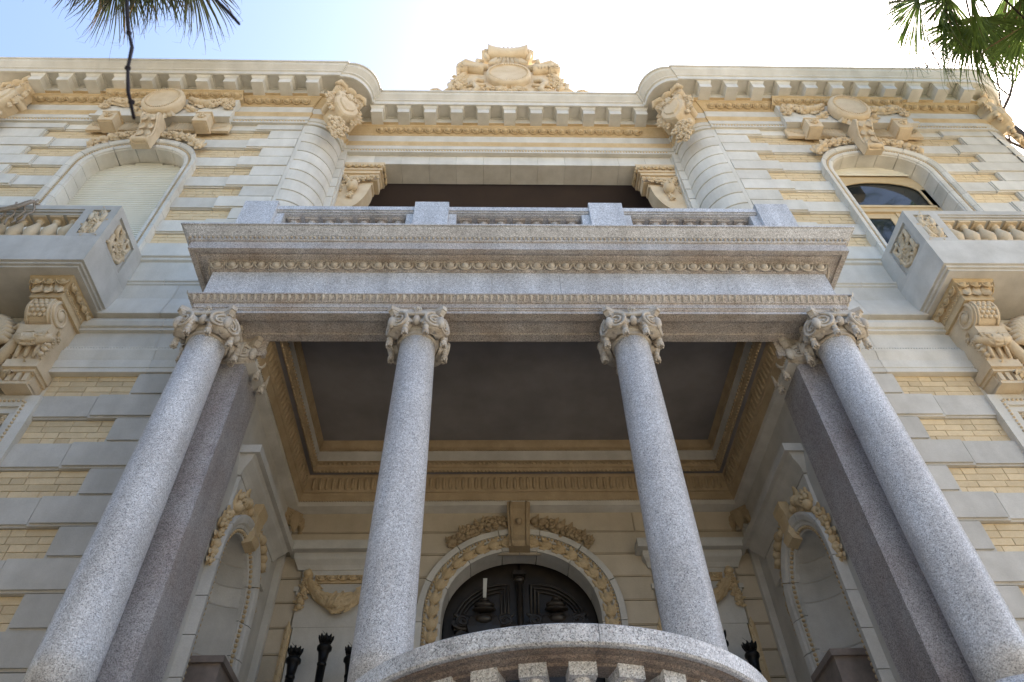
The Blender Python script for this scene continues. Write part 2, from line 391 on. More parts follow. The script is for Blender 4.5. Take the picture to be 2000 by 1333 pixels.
ZB = [14.03-.33*k for k in range(11)]                     # upper courses, 14.03 ... 10.73
ZL = [7.747-.3455*k for k in range(14)]                   # lower courses
def block(mb, x0, x1, z0, z1, yf, yb=.05, left=False, right=False):
    e = .028; yi = yf+.022
    mb.box(x0+.003, x1-.003, yi, yb, z0+.003, z1-.003)
    mb.box(x0+(e if left else .004), x1-(e if right else .004), yf, yi+.001, z0+e, z1-.012)
    return mb
unit = MB(); b_ = .045
unit.add([(-.5,-.5+.06,-.5),(.5,-.5+.06,-.5),(.5,.5,-.5),(-.5,.5,-.5),(-.5,-.44,.5),(.5,-.44,.5),(.5,.5,.5),(-.5,.5,.5),(-.485,-.5,-.45),(.485,-.5,-.45),(.485,-.5,.45),(-.485,-.5,.45)],
         [(8,9,10,11),(0,1,9,8),(1,5,10,9),(5,4,11,10),(4,0,8,11),(0,3,2,1),(4,5,6,7),(1,2,6,5),(3,0,4,7)])
brick_data = None
def bricks(x0, x1, z1, rows, h, parent, joined=None, clip=None, seed=0):
    """rows of bricks below z1; x may be clipped per row."""
    global brick_data
    g = random.Random(seed)
    for r in range(rows):
        zc = z1-h*(r+.5); a, b = (x0, x1) if not clip else clip(zc)
        if b-a < .04: continue
        x = a-(.15 if r % 2 else .0)-.06*(r//2)
        while x < b:
            L = .30 if g.random() < .7 else .15
            u0, u1 = max(a, x), min(b, x+L); x += L
            if u1-u0 < .02: continue
            dims = (u1-u0-.006, .03, h-.0065); c = ((u0+u1)/2, .026+g.uniform(-.002, .002), zc)
            if joined is not None:
                M = joined.M; joined.M = M @ Matrix.Translation(c) @ Matrix.Diagonal((*dims, 1)); joined.add(unit.v, unit.f); joined.M = M
            else:
                S = -1 if parent['sgn'] < 0 else 1
                if brick_data is None:
                    o = unit.build('brick', 'yellow_brick', parent); brick_data = o.data; o.location = (S*c[0], c[1], c[2]); o.scale = dims
                else: link('brick', brick_data, parent, loc=(S*c[0], c[1], c[2]), scale=dims)

AO, BO, AI, BI, ZS = 1.035, .87, .82, .645, 12.67           # upper window: outer and inner arch
for S in (-1, 1):
    W = mir(S)
    # ---------------- wall sheet (mortar bed) with its openings
    w = MB(W)
    w.box(3.1, CX-.90, .025, .4, 0, 8.85); w.box(3.70, CX-.90, .025, .4, 8.851, 14.3); w.box(CX+.90, ENDX[S]+.01, .025, .4, 0, 14.3)
    w.box(CX-.90, CX+.90, .025, .4, 7.16, 9.34); w.box(CX-.90, CX+.90, .025, .4, 0, 3.5)
    cur = arch_curve(.89, .72, ZS, 9.34)
    w.add([(CX+x, .025, z) for x, z in cur]+[(CX+x, .025, 14.3) for x, z in cur], [(i, i+1, len(cur)+i+1, len(cur)+i) for i in range(len(cur)-1)])
    wall = w.build('wing_wall', 'mortar', house); wall['sgn'] = S
    # ---------------- upper courses
    for k in range(10):
        z1, z0 = ZB[k], ZB[k+1]; longq = (k % 2 == 1)
        xe = 4.65 if longq else 4.355; yf = -.062 if longq else -.05
        block(MB(W), 3.785, xe, z0, z1, yf, right=True).build('quoin_block', 'white_stone', wall)
        xo = 2*CX-xe
        block(MB(W), xo, ENDX[S], z0, z1, yf, left=True).build('quoin_block', 'white_stone', wall)
        hw = half_w(z1, AO, BO, ZS)-.05
        if longq:
            block(MB(W), xe, CX-hw, z0, z1, -.032).build('band_block', 'white_stone', wall)
            block(MB(W), CX+hw, xo, z0, z1, -.032).build('band_block', 'white_stone', wall)
        else:
            jb = MB(W)
            cl = lambda z: (xe, CX-half_w(z+.04, AO, BO, ZS)+.06); bricks(0, 0, z1, 4, .0825, None, jb, cl, seed=k)
            cl = lambda z: (CX+half_w(z+.04, AO, BO, ZS)-.06, xo); bricks(0, 0, z1, 4, .0825, None, jb, cl, seed=k+30)
            jb.build('brickwork', 'yellow_brick', wall, 'stuff')
    # course under the architrave
    block(MB(W), 3.785, 4.65, ZB[0], 14.30, -.062, right=True).build('quoin_block', 'white_stone', wall)
    block(MB(W), 2*CX-4.65, ENDX[S], ZB[0], 14.30, -.062, left=True).build('quoin_block', 'white_stone', wall)
    block(MB(W), 4.65, CX, ZB[0], 14.30, -.032).build('band_block', 'white_stone', wall); block(MB(W), CX, 2*CX-4.65, ZB[0], 14.30, -.032).build('band_block', 'white_stone', wall)
    jb = MB(W); bricks(4.355, CX-.98, 10.73, 4, .0825, None, jb, seed=77); bricks(CX+.98, 8.3, 10.73, 4, .0825, None, jb, seed=78); jb.build('brickwork', 'yellow_brick', wall, 'stuff')
    block(MB(W), 3.785, 4.355, 10.40, 10.73, -.05, right=True).build('quoin_block', 'white_stone', wall)
    # corner strip and rounded rusticated corners
    MB(W).box(3.722, 3.782, -.055, .2, 8.85, 14.26).build('corner_strip', 'white_stone', wall)
    for k in range(17):
        z1 = 14.26-.33*k; z0 = max(z1-.33, 8.86)
        d = MB(W); c = (3.72, .48); pr = [(.0,z0+.002),(.50,z0+.002),(.50,z0+.012),(.535,z0+.026),(.535,z1-.012),(.50,z1-.004),(0,z1-.004)]
        d.lathe(pr, (c[0], c[1], 0), 12, PI, 1.5*PI, smooth=False)
        d.box(3.075, 3.19, .46, .62, z0+.012, z1-.008); d.box(3.05, 3.2, .525, .75, z0, z1)
        d.build('rusticated_drum', 'white_stone', wall)
        if k < 9:
            d = MB(W); d.lathe([(0,z0),(.46,z0),(.46,z0+.012),(.49,z0+.028),(.49,z1-.012),(.46,z1-.002),(0,z1-.002)], (ENDX[S], .42, 0), 10, -PI/2, 0, smooth=False)
            d.build('rusticated_drum', 'white_stone', wall)
    MB(W).lathe([(.45,0),(.45,14.3)], (ENDX[S],.42,0), 10, -PI/2, 0).build('corner_core', 'white_stone', wall)
    # ---------------- belt between the storeys
    bp = [(.02,10.41),(-.055,10.405),(-.055,10.10),(-.085,10.085),(-.085,10.055),(-.06,10.04),(-.06,9.99),(-.03,9.965),(-.03,9.55),(-.062,9.535),(-.062,9.505),(-.045,9.49),(-.045,9.455),(-.03,9.44),(-.03,9.15),(-.045,9.14),(-.13,8.765),(-.13,8.74),(-.05,8.735),
          (-.05,8.70),(-.085,8.685),(-.10,8.62),(-.085,8.55),(-.05,8.53),(-.065,8.52),(-.065,8.49),(-.02,8.48),(-.02,8.225),(-.035,8.215),(-.035,8.175),(-.05,8.17),(-.05,8.12),(-.075,8.11),(-.055,8.0),(-.045,7.955),(-.06,7.95),(-.06,7.83),(-.05,7.825),(-.05,7.80),(-.065,7.795),(-.065,7.747),(.03,7.745)]
    def split(a, b, nm, X0=3.1, X1=9.0, cuts=()):
        xs = [X0]+list(cuts)+[X1]
        for x0, x1 in zip(xs, xs[1:]):
            MB(W).loft([[(x0+.0025, y, z), (x1-.0025, y, z)] for y, z in bp[a:b+1]]).build(nm, 'white_stone', belt)
    belt = MB(W).box(3.1, 8.99, .024, .12, 7.76, 10.39).build('belt_course', 'mortar', house)
    split(0, 8, 'belt_slab', 3.3, CX-.9); split(8, 13, 'belt_slab', 3.3, CX-.95, (4.73,)); split(13, 18, 'belt_slab', 3.3, 5.3, (4.52,)); split(18, 27, 'belt_moulding', 3.1, 9.0, (4.43, 5.9, 7.4)); split(27, 41, 'belt_moulding', 3.1, 9.0, (4.36, 5.9, 7.4))
    b2 = MB(W); beads(b2, [(3.3,-.034,8.195),(8.9,-.034,8.195)], .013, .034); b2.build('bead_moulding', 'white_stone', belt, 'stuff')
    # ---------------- lower courses
    for k in range(11):
        z1, z0 = ZL[k], ZL[k+1]; longq = (k % 2 == 1)
        xe = 4.765 if longq else 4.45
        block(MB(W), 3.1, xe, z0, z1, -.055 if longq else -.045, right=True).build('quoin_block', 'grey_render', wall)
        if longq: block(MB(W), xe, 5.40, z0, z1, -.03).build('band_block', 'grey_render', wall)
        else: bricks(xe, 5.42, z1, 4, .0835, wall, seed=k+(100 if S > 0 else 200))
    # ---------------- upper arched window
    win = MB(W).box(CX-.9, CX+.9, .12, .42, 9.30, 9.345).build('arched_window', 'white_stone', house)
    Mw = W @ front(CX, 0, 0)
    cur = arch_curve(AI, BI, ZS, 9.34)
    arch_blocks(cur, [(.0,-.26),(.0,.03),(.018,.045),(.018,.06),(.05,.075),(.085,.078),(.085,-.02),(.07,-.24)], even(27), Mw, 'reveal_block', 'white_stone', win)
    arch_blocks(cur, [(.088,-.02),(.088,.066),(.128,.066),(.134,.095),(.16,.112),(.195,.118),(.20,.125),(.215,.125),(.215,-.03)], even(25), Mw, 'surround_block', 'white_stone', win)
    bm = MB(Mw); nr = normals(cur); beads(bm, [(p[0]+.108*q[0], p[1]+.108*q[1], .074) for p, q in zip(cur, nr)], .019, .046); bm.build('bead_string', 'pale_ochre', win, 'stuff')
    # glazing or roller shutter behind
    if S < 0:
        sl = MB(Mw); z = 9.36
        sl.M = Mw
        while z < 13.30:
            h = min(half_w(z+.055, AI, BI, ZS)+.03, AI+.03)
            if h > .1: sl.loft([[(-h, z, -.235), (h, z, -.235)], [(-h, z+.012, -.219), (h, z+.012, -.219)], [(-h, z+.045, -.222), (h, z+.045, -.222)], [(-h, z+.052, -.238), (h, z+.052, -.238)], [(-h, z+.058, -.238), (h, z+.058, -.238)]])
            z += .058
        sl.build('roller_shutter', 'shutter_paint', win, 'stuff')
        MB(Mw).box(-.95, .95, 9.3, 13.6, -.30, -.262).build('shutter_backing', 'dark_ceiling', win)
    else:
        sl = MB(Mw); z = 13.02
        while z < 13.31:
            h = min(half_w(z+.02, AI, BI, ZS)+.04, AI+.03)
            sl.loft([[(-h, z, -.215), (h, z, -.215)], [(-h, z+.012, -.20), (h, z+.012, -.20)], [(-h, z+.045, -.203), (h, z+.045, -.203)], [(-h, z+.058, -.215), (h, z+.058, -.215)]]); z += .058
        sl.build('roller_shutter', 'shutter_paint', win, 'stuff')
        MB(Mw).box(-.95, .95, 9.3, 13.6, -1.3, -1.2).build('room_backing', 'dark_ceiling', win)
        fc = arch_curve(.70, .34, 12.50, 12.02, 18, 2.1, 2)
        f = MB(Mw)
        f.box(-.82, -.70, 9.34, 12.6, -.30, -.25); f.box(.70, .82, 9.34, 12.6, -.30, -.25)
        f.box(-.70, .70, 11.86, 12.02, -.30, -.235); f.box(-.74, .74, 11.97, 12.03, -.28, -.215); f.box(-.74, .74, 11.84, 11.875, -.28, -.225)
        out = [(x*1.18, z+(.9 if z > 12.45 else 0)) for x, z in fc]
        f.add([(x, z, -.25) for x, z in fc]+[(max(-.82, min(.82, x*1.18)), 13.4 if z > 12.3 else z, -.25) for x, z in fc], [(i, i+1, len(fc)+i+1, len(fc)+i) for i in range(len(fc)-1)])
        f.tube([(x, z, -.245) for x, z in fc], .022, 5)
        f.build('window_frame', 'frame_paint', win)
        for a, b in ((-.70, -.03), (.03, .70)):
            c = MB(Mw); c.box(a, a+.13, 9.36, 11.84, -.29, -.262); c.box(b-.13, b, 9.36, 11.84, -.29, -.262); c.box(a+.131, b-.131, 11.70, 11.84, -.29, -.264); c.box(a+.131, b-.131, 9.36, 9.8, -.29, -.264)
            c.build('casement', 'frame_paint', win)
            MB(Mw).box(a+.1, b-.1, 9.7, 11.75, -.285, -.277).build('pane', 'window_glass', win)
        MB(Mw).box(-.028, .028, 9.36, 11.84, -.28, -.245).build('astragal', 'frame_paint', win)
        MB(Mw).add([(x, z, -.268) for x, z in fc], [tuple(range(len(fc)))]).build('fanlight_pane', 'window_glass', win)
    # keystone console, flower sprays, frieze block, medallion
    k = MB(W @ front(CX-.02, -.12, 13.42))
    sidep = [(0,-.28),(.11,-.30),(.17,-.24),(.17,-.17),(.135,-.12),(.135,.0),(.16,.15),(.21,.27),(.28,.36),(.30,.45),(.25,.53),(.12,.56),(0,.54)]
    k.loft([[(u, v, w) for w, v in sidep] for u in (-.15, -.145, .145, .15)], cap=True)
    for u in (-.13, .13): k.tube([(u, v, w+.012) for w, v in sidep[1:-2]], .02, 5)
    for v, a in ((.40,-1.57),(.22,-1.57),(.06,-1.57)): 
        for q in (-.055, .055): k.leaf(q, v, .27 if v > .3 else (.2 if v > .1 else .15), -PI/2+q*3, .19, .05, .07, 3)
    k.ell((0,-.24,.15), (.17,.055,.06), 10, 5)
    k.build('keystone', 'pale_ochre', win)
    for q in (-1, 1):
        gl = MB(W @ front(CX, -.075, 13.5)); gl.garland([(q*.18,.22),(q*.42,.20),(q*.66,.10),(q*.86,-.08),(q*.98,-.24)], .0, .12, .15, .09, .45, 4+q); gl.build('flower_spray', 'pale_ochre', win)
    fb = MB(W); fb.box(CX-1.22, CX+1.22, -.20, 0, 14.20, 14.99); fb.box(CX-1.26, CX+1.26, -.235, -.201, 14.20, 14.27); fb.box(CX-1.24, CX+1.24, -.22, -.201, 14.27, 14.30)
    fblock = fb.build('frieze_block', 'white_stone', house)
    fe = MB(W); fe.loft([[(CX-1.28, y, z), (CX+1.28, y, z)] for y, z in ((-.2,14.99),(-.215,15.0),(-.31,15.112),(-.325,15.12),(-.325,15.16),(0,15.165))], cap=False)
    fe.box(CX-1.275, CX+1.275, -.212, 0, 15.0, 15.155); fe.M = W @ tilted(CX, -.262, 15.06, .75); eggs(fe, -1.26, 1.26, 0, 0, .19); fe.build('egg_and_dart', 'ochre_stone', fblock)
    for q in (-.82, .82):
        c = MB(W @ front(CX+q, -.05, 13.86)); c.box(-.13, .13, .0, .33, 0, .26); c.box(-.145, .145, .30, .34, 0, .275); c.box(-.105,.105,-.02,0,.02,.235)
        c.rose(0, .18, .262, .085); c.build('console_block', 'pale_ochre', fblock)
    for q in (-1, 1):
        ac = MB(W @ front(CX, -.06, 14.02)); ac.box(min(q*.2,q*1.26), max(q*.2,q*1.26), -.1, .17, -.02, .03)
        for i in range(9): ac.leaf(q*(.22+i*.048), .16, 0, -PI/2, .3, .035, .10, 2)
        for i in range(6): ac.leaf(q*(1.0+i*.045), .16, 0, -PI/2-q*.5, .28-.03*i, .035, .09, 2)
        ac.build('acanthus_frieze', 'pale_ochre', fblock)
    me = MB(W @ front(CX+.03, -.22, 14.60))
    ring = lambda a, b, w: [(a*math.cos(2*PI*j/36), b*math.sin(2*PI*j/36), w) for j in range(36)]
    me.loft([ring(.34,.46,.0), ring(.37,.49,.10), ring(.36,.48,.16), ring(.30,.41,.18), ring(.275,.38,.175), ring(.265,.37,.155), ring(.25,.352,.15)], close=True, smooth=True)
    me.add(ring(.25,.352,.15), [tuple(range(36))])
    beads(me, ring(.285,.393,.185)+[ring(.285,.393,.185)[0]], .016, .038)
    for a in (-2.2, -1.9, -1.2, -.9): me.leaf(.3*math.cos(a), .42*math.sin(a), .03, a, .26, .09, .12, 3)
    me.build('medallion', 'pale_ochre', fblock)
    for q in (-1, 1):
        sw = MB(W @ front(CX, -.205, 14.60))
        sw.garland([(q*.36,.30),(q*.52,.16),(q*.72,.10),(q*.92,.16),(q*1.08,.30)], 0, .13, .17, .10, .5, 11+q)
        sw.garland([(q*1.08,.30),(q*1.13,.10),(q*1.12,-.12)], 0, .10, .12, .09, .4, 17+q)
        sw.garland([(q*.38,.0),(q*.50,-.12),(q*.46,-.26)], 0, .10, .12, .10, .5, 21+q)
        sw.build('flower_swag', 'pale_ochre', fblock)
    # ---------------- corner cartouches (inner corner and outer corner)
    for (ox, oy, oz, wx, wy, of, w0) in ((3.42, .18, 14.80, -.66, -.75, .40, -.42), (ENDX[S]+(.30 if S > 0 else -.62), .12 if S > 0 else .0, 14.80, .62 if S > 0 else .25, -.78 if S > 0 else -.968, .20, -.15)):
        ux, uy = -wy, wx
        c = MB(W @ frame((ox+of*wx, oy+of*wy, oz), (ux, uy, 0), (0, 0, 1), (wx, wy, 0)))
        shield = [(-.17,.34),(-.25,.26),(-.21,.10),(-.26,-.04),(-.22,-.24),(-.10,-.40),(0,-.47),(.10,-.40),(.22,-.24),(.26,-.04),(.21,.10),(.25,.26),(.17,.34),(0,.30)]
        c.plate(shield, w0, .16, .10); c.plate([(x*.66, y*.66-.02) for x, y in shield], .1, .20, .06)
        for q in (-1, 1):
            c.volute(q*.20, .40, .14, .11, 1.8, q, thick=.25); c.tube([(q*.06,.44,.1),(q*.15,.53,.16),(q*.27,.52,.18),(q*.32,.42,.14)], [.05,.06,.06,.04], 6)
            c.volute(q*.25, -.16, .10, .08, 1.6, -q, thick=.3)
            c.garland([(q*.27,.24),(q*.32,.02),(q*.27,-.22),(q*.15,-.42)], .02, .09, .11, .09, .5, 5+q)
        c.ell((0,.50,.10), (.14,.07,.14), 10, 6); c.leaf(0,.30,.16,-PI/2,.3,.09,.10,3)
        c.garland([(-.14,.16),(0,.08),(.14,.16)], .20, .06, .07, .06, .6, 9)
        for (u, v, r) in ((0,-.56,.13),(-.13,-.66,.11),(.12,-.68,.12),(0,-.80,.12),(-.09,-.92,.10),(.06,-1.0,.10),(0,-1.12,.08)): c.rose(u, v, .02, r)
        for v in (-.6,-.75,-.9): 
            for q in (-1, 1): c.leaf(0, v, -.03, -PI/2+q*1.0, .22, .07, .08, 2)
        c.build('corner_cartouche', 'pale_ochre', house)

# ================================================================== centre: loggia opening
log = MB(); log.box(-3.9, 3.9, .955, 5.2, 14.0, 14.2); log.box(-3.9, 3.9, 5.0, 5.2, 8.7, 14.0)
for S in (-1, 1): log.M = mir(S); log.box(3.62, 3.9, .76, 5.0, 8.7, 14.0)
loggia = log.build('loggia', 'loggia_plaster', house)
for i in range(12):
    x0 = -3.06+.51*i
    b = MB(); b.box(x0+.002, x0+.508, .545, .955, 13.935, 14.27); b.build('lintel_block', 'white_stone', loggia)
for S in (-1, 1):
    W = mir(S)
    MB(W).box(3.062, 3.66, .63, .95, 8.84, 13.93).build('loggia_jamb', 'white_stone', loggia)
    c = MB(W)
    c.box(2.40, 3.061, .56, .90, 13.62, 13.70); c.box(2.36, 3.061, .535, .93, 13.70, 13.74); c.box(2.33, 3.061, .51, .945, 13.88, 13.932)
    c.loft([[(x, y, z) for x, y in ((3.061,yf),(xf,yf),(xf,.94))] for xf, yf, z in ((2.40,.575,13.735),(2.375,.55,13.76),(2.34,.515,13.86),(2.335,.512,13.885))])
    c.box(2.42, 3.061, .60, .88, 13.40, 13.62); c.box(2.50, 3.061, .62, .86, 13.28, 13.40)
    c.box(2.62, 2.86, .585, .60, 13.45, 13.58); c.box(2.66, 2.82, .575, .585, 13.50, 13.53)
    con = c.build('loggia_console', 'pale_ochre', loggia)
    e = MB(W @ front(0, .532, 13.815)); eggs(e, 2.36, 3.05, 0, 0, .15, .95); e.M = W @ frame((2.352,0,13.815),(0,-1,0),(0,0,1),(-1,0,0)); eggs(e, -.93, -.54, 0, 0, .15, .95); e.build('egg_and_dart', 'ochre_stone', con)
    bk = MB(W); pr = []
    for j in range(13):
        a = PI/2*j/12; pr.append((2.52+.52*(1-math.cos(a))*1.0, 13.32-.95*math.sin(a)))
    pr = [(3.061, 13.32)]+pr+[(3.061, 12.3)]
    bk.loft([[(x, y, z) for x, z in pr] for y in (.60, .615, .845, .86)], cap=True); bk.build('console_bracket', 'pale_ochre', con)
    mk = MB(W @ front(2.72, .58, 13.12))
    mk.garland([(-.30,.34),(-.12,.30),(.04,.22),(.12,.10)], .02, .08, .10, .07, .55, 2); mk.garland([(.30,.36),(.22,.22),(.14,.10)], .02, .07, .09, .07, .5, 4)
    mk.ell((.10,-.03,.06), (.11,.14,.10), 10, 7)
    for i in range(4): mk.tube([(.10-.11*math.cos(.5+.55*i), -.03+.13*math.sin(.5+.55*i), .06), (.10, -.03+.02*i, .175), (.10+.11*math.cos(.5+.4*i), -.03-.10*math.sin(.3+.5*i), .06)], .012, 5)
    mk.garland([(.10,-.16),(.12,-.30),(.14,-.42)], .0, .06, .08, .07, .4, 6)
    mk.garland([(.22,.30),(.34,.10),(.36,-.14)], -.03, .07, .08, .08, .3, 3)
    mk.build('carved_swag', 'pale_ochre', con)
    # rusticated inner return of the jamb
    for k in range(16):
        z1 = 13.9-.33*k; z0 = max(8.86, z1-.33)
        if z1-z0 > .08: MB(W).box(3.03, 3.064, .64, .94, z0+.01, z1-.008).build('jamb_block', 'white_stone', loggia)

# ---- crest above the centre
cr_ = MB(front(0, .12, 15.78))
cr_.box(-1.42, 1.42, -.05, .20, -.5, .02)
crest = cr_.build('crest', 'white_stone', house)
cp = MB(front(0, .12, 15.78))
cp.box(-1.12, 1.12, .20, .75, -.5, -.08)
cp.build('crest_plinth', 'white_stone', crest)
c = MB(front(0, .12, 15.80) @ Matrix.Diagonal((1.1, .81, 1, 1)))
body = [(-.42,2.35),(-.52,2.05),(-.62,1.75),(-.88,1.62),(-.92,1.30),(-.80,1.0),(-.86,.7),(-.98,.4),(-1.02,.1),(1.02,.1),(.98,.4),(.86,.7),(.80,1.0),(.92,1.30),(.88,1.62),(.62,1.75),(.52,2.05),(.42,2.35)]
c.plate(body, -.25, .06, .05, (0,1.2))
c.loft([[(x*k, 1.22+y*k, w) for x, y in [(.43*math.cos(2*PI*j/32), .64*math.sin(2*PI*j/32)) for j in range(32)]] for k, w in ((1.0,.0),(1.02,.16),(.95,.22),(.86,.22),(.83,.19),(.80,.185))], close=True, smooth=True)
c.add([(.344*math.cos(2*PI*j/32), 1.22+.512*math.sin(2*PI*j/32), .185) for j in range(32)], [tuple(range(32))])
beads(c, [(.37*math.cos(2*PI*j/32), 1.22+.55*math.sin(2*PI*j/32), .215) for j in range(33)], .02, .05)
# top scroll: a horizontal roll with flared ends
rows = []
for i in range(13):
    t = -1+2*i/12; rr = .15+.05*t*t; x = .40*t; rows.append([(x, 2.55+.12*abs(t)**2+rr*1.6*math.sin(2*PI*j/12), .16+rr*math.cos(2*PI*j/12)) for j in range(12)])
c.loft(rows, close=True, cap=True, smooth=True)
for q in (-1, 1):
    c.tube([(q*.30,2.62,.2),(q*.36,2.75,.24),(q*.42,2.68,.22),(q*.43,2.4,.2),(q*.38,2.2,.14)], [.04,.06,.06,.05,.04], 6)
    c.volute(q*.40, 2.58, .25, .13, 1.7, q, thick=.3)
    c.tube([(q*.40,1.80,.1),(q*.62,1.78,.14),(q*.84,1.92,.18),(q*.95,1.76,.16),(q*.93,1.5,.12)], [.08,.09,.09,.07,.05], 7)
    rows = []
    for i in range(7):
        t = i/6; rr = .13+.05*(t-.5)**2; rows.append([(q*(.48+.42*t), 1.66+.18*t*t+rr*1.4*math.sin(2*PI*j/10), .10+rr*math.cos(2*PI*j/10)) for j in range(10)])
    c.loft(rows, close=True, cap=True, smooth=True)
    c.volute(q*.90, 1.62, .20, .12, 1.7, q, thick=.3)
    c.garland([(q*.86,1.45),(q*.96,1.1),(q*.9,.8),(q*.98,.55),(q*.82,.4)], .04, .13, .17, .12, .45, 31+q)
    c.garland([(q*.9,.35),(q*1.15,.28),(q*1.42,.22)], .0, .13, .08, .12, .4, 37+q)
    c.tube([(q*.48,.98,.08),(q*.62,.98,.12),(q*.70,.78,.12),(q*.58,.60,.12),(q*.44,.70,.1)], [.05,.06,.06,.05,.03], 6)
    c.tube([(q*.80,.62,.08),(q*.66,.68,.12),(q*.58,.42,.12),(q*.70,.24,.08)], [.03,.05,.06,.03], 6)
    c.leaf(q*.25,.45,.06,PI/2+q*.9,.35,.1,.12,3)
    c.rose(q*1.36,.30,.08,.13)
    c.leaf(q*.2, 2.22, .12, -PI/2+q*.5, .4, .12, .14, 3)
for i in range(5): c.leaf(-.12+.06*i, 2.35, .12, -PI/2+(i-2)*.12, .45, .05, .12, 2)
c.garland([(-.4,.5),(0,.36),(.4,.5)], .06, .12, .12, .10, .4, 44)
for i in range(9): c.leaf(-.32+.08*i, 2.80, .22, -PI/2+(i-4)*.05, .36, .045, .10, 3)
for q in (-1, 1):
    for i in range(6): c.leaf(q*(.52+.065*i), 1.86+.02*i, .14, -PI/2+q*.2, .34, .05, .12, 3)
    c.garland([(q*.55,2.05),(q*.66,1.98),(q*.78,2.06)], .08, .10, .12, .09, .4, 61+q)
    c.garland([(q*.52,.55),(q*.66,.36),(q*.8,.5)], .06, .09, .11, .09, .3, 63+q)
    c.tube([(q*1.0,1.0,.02),(q*1.12,.8,.06),(q*1.08,.55,.06),(q*1.22,.42,.04)], [.05,.06,.06,.03], 6)
    c.tube([(q*.50,2.30,.1),(q*.60,2.22,.14),(q*.60,2.02,.12)], [.04,.06,.04], 6)
    c.ell((q*.25,2.95,.16), (.07,.07,.08), 8, 5)
c.build('carved_cartouche', 'pale_ochre', crest)

# ================================================================== balconies and lower windows
bal_prof = [(.055,0),(.075,.0),(.075,.05),(.05,.06),(.045,.085),(.07,.13),(.088,.19),(.082,.25),(.055,.33),(.036,.39),(.032,.42),(.05,.43),(.05,.45),(.036,.46),(.04,.475),(.062,.50),(.066,.52),(.0,.52)]
def scroll_panel(mb, w_, h_, sd):
    g = random.Random(sd)
    for q in (-1, 1):
        mb.tube([(q*w_*.05,-h_*.44,0),(q*w_*.30,-h_*.30,.015),(q*w_*.34,-h_*.05,.02),(q*w_*.12,.02*h_,.02),(q*w_*.14,-h_*.15,.02)], [.03,.035,.03,.025,.016], 6)
        mb.tube([(q*w_*.05,0,0),(q*w_*.32,h_*.12,.015),(q*w_*.34,h_*.33,.02),(q*w_*.14,h_*.36,.02),(q*w_*.18,h_*.24,.02)], [.03,.035,.03,.025,.016], 6)
    for i in range(14):
        a = g.uniform(0, 2*PI); u, v = g.uniform(-.22, .22)*w_, g.uniform(-.38, .38)*h_
        mb.leaf(u, v, .0, a, g.uniform(.10, .17), .05, .055, 3)
    for i in range(9): mb.ell((g.uniform(-.36, .36)*w_, g.uniform(-.42, .42)*h_, .01), (.03, .035, .03), 6, 4)
    mb.rose(0, .0, .02, .075)
    return mb
bal_me = None; g_ = random.Random(4)
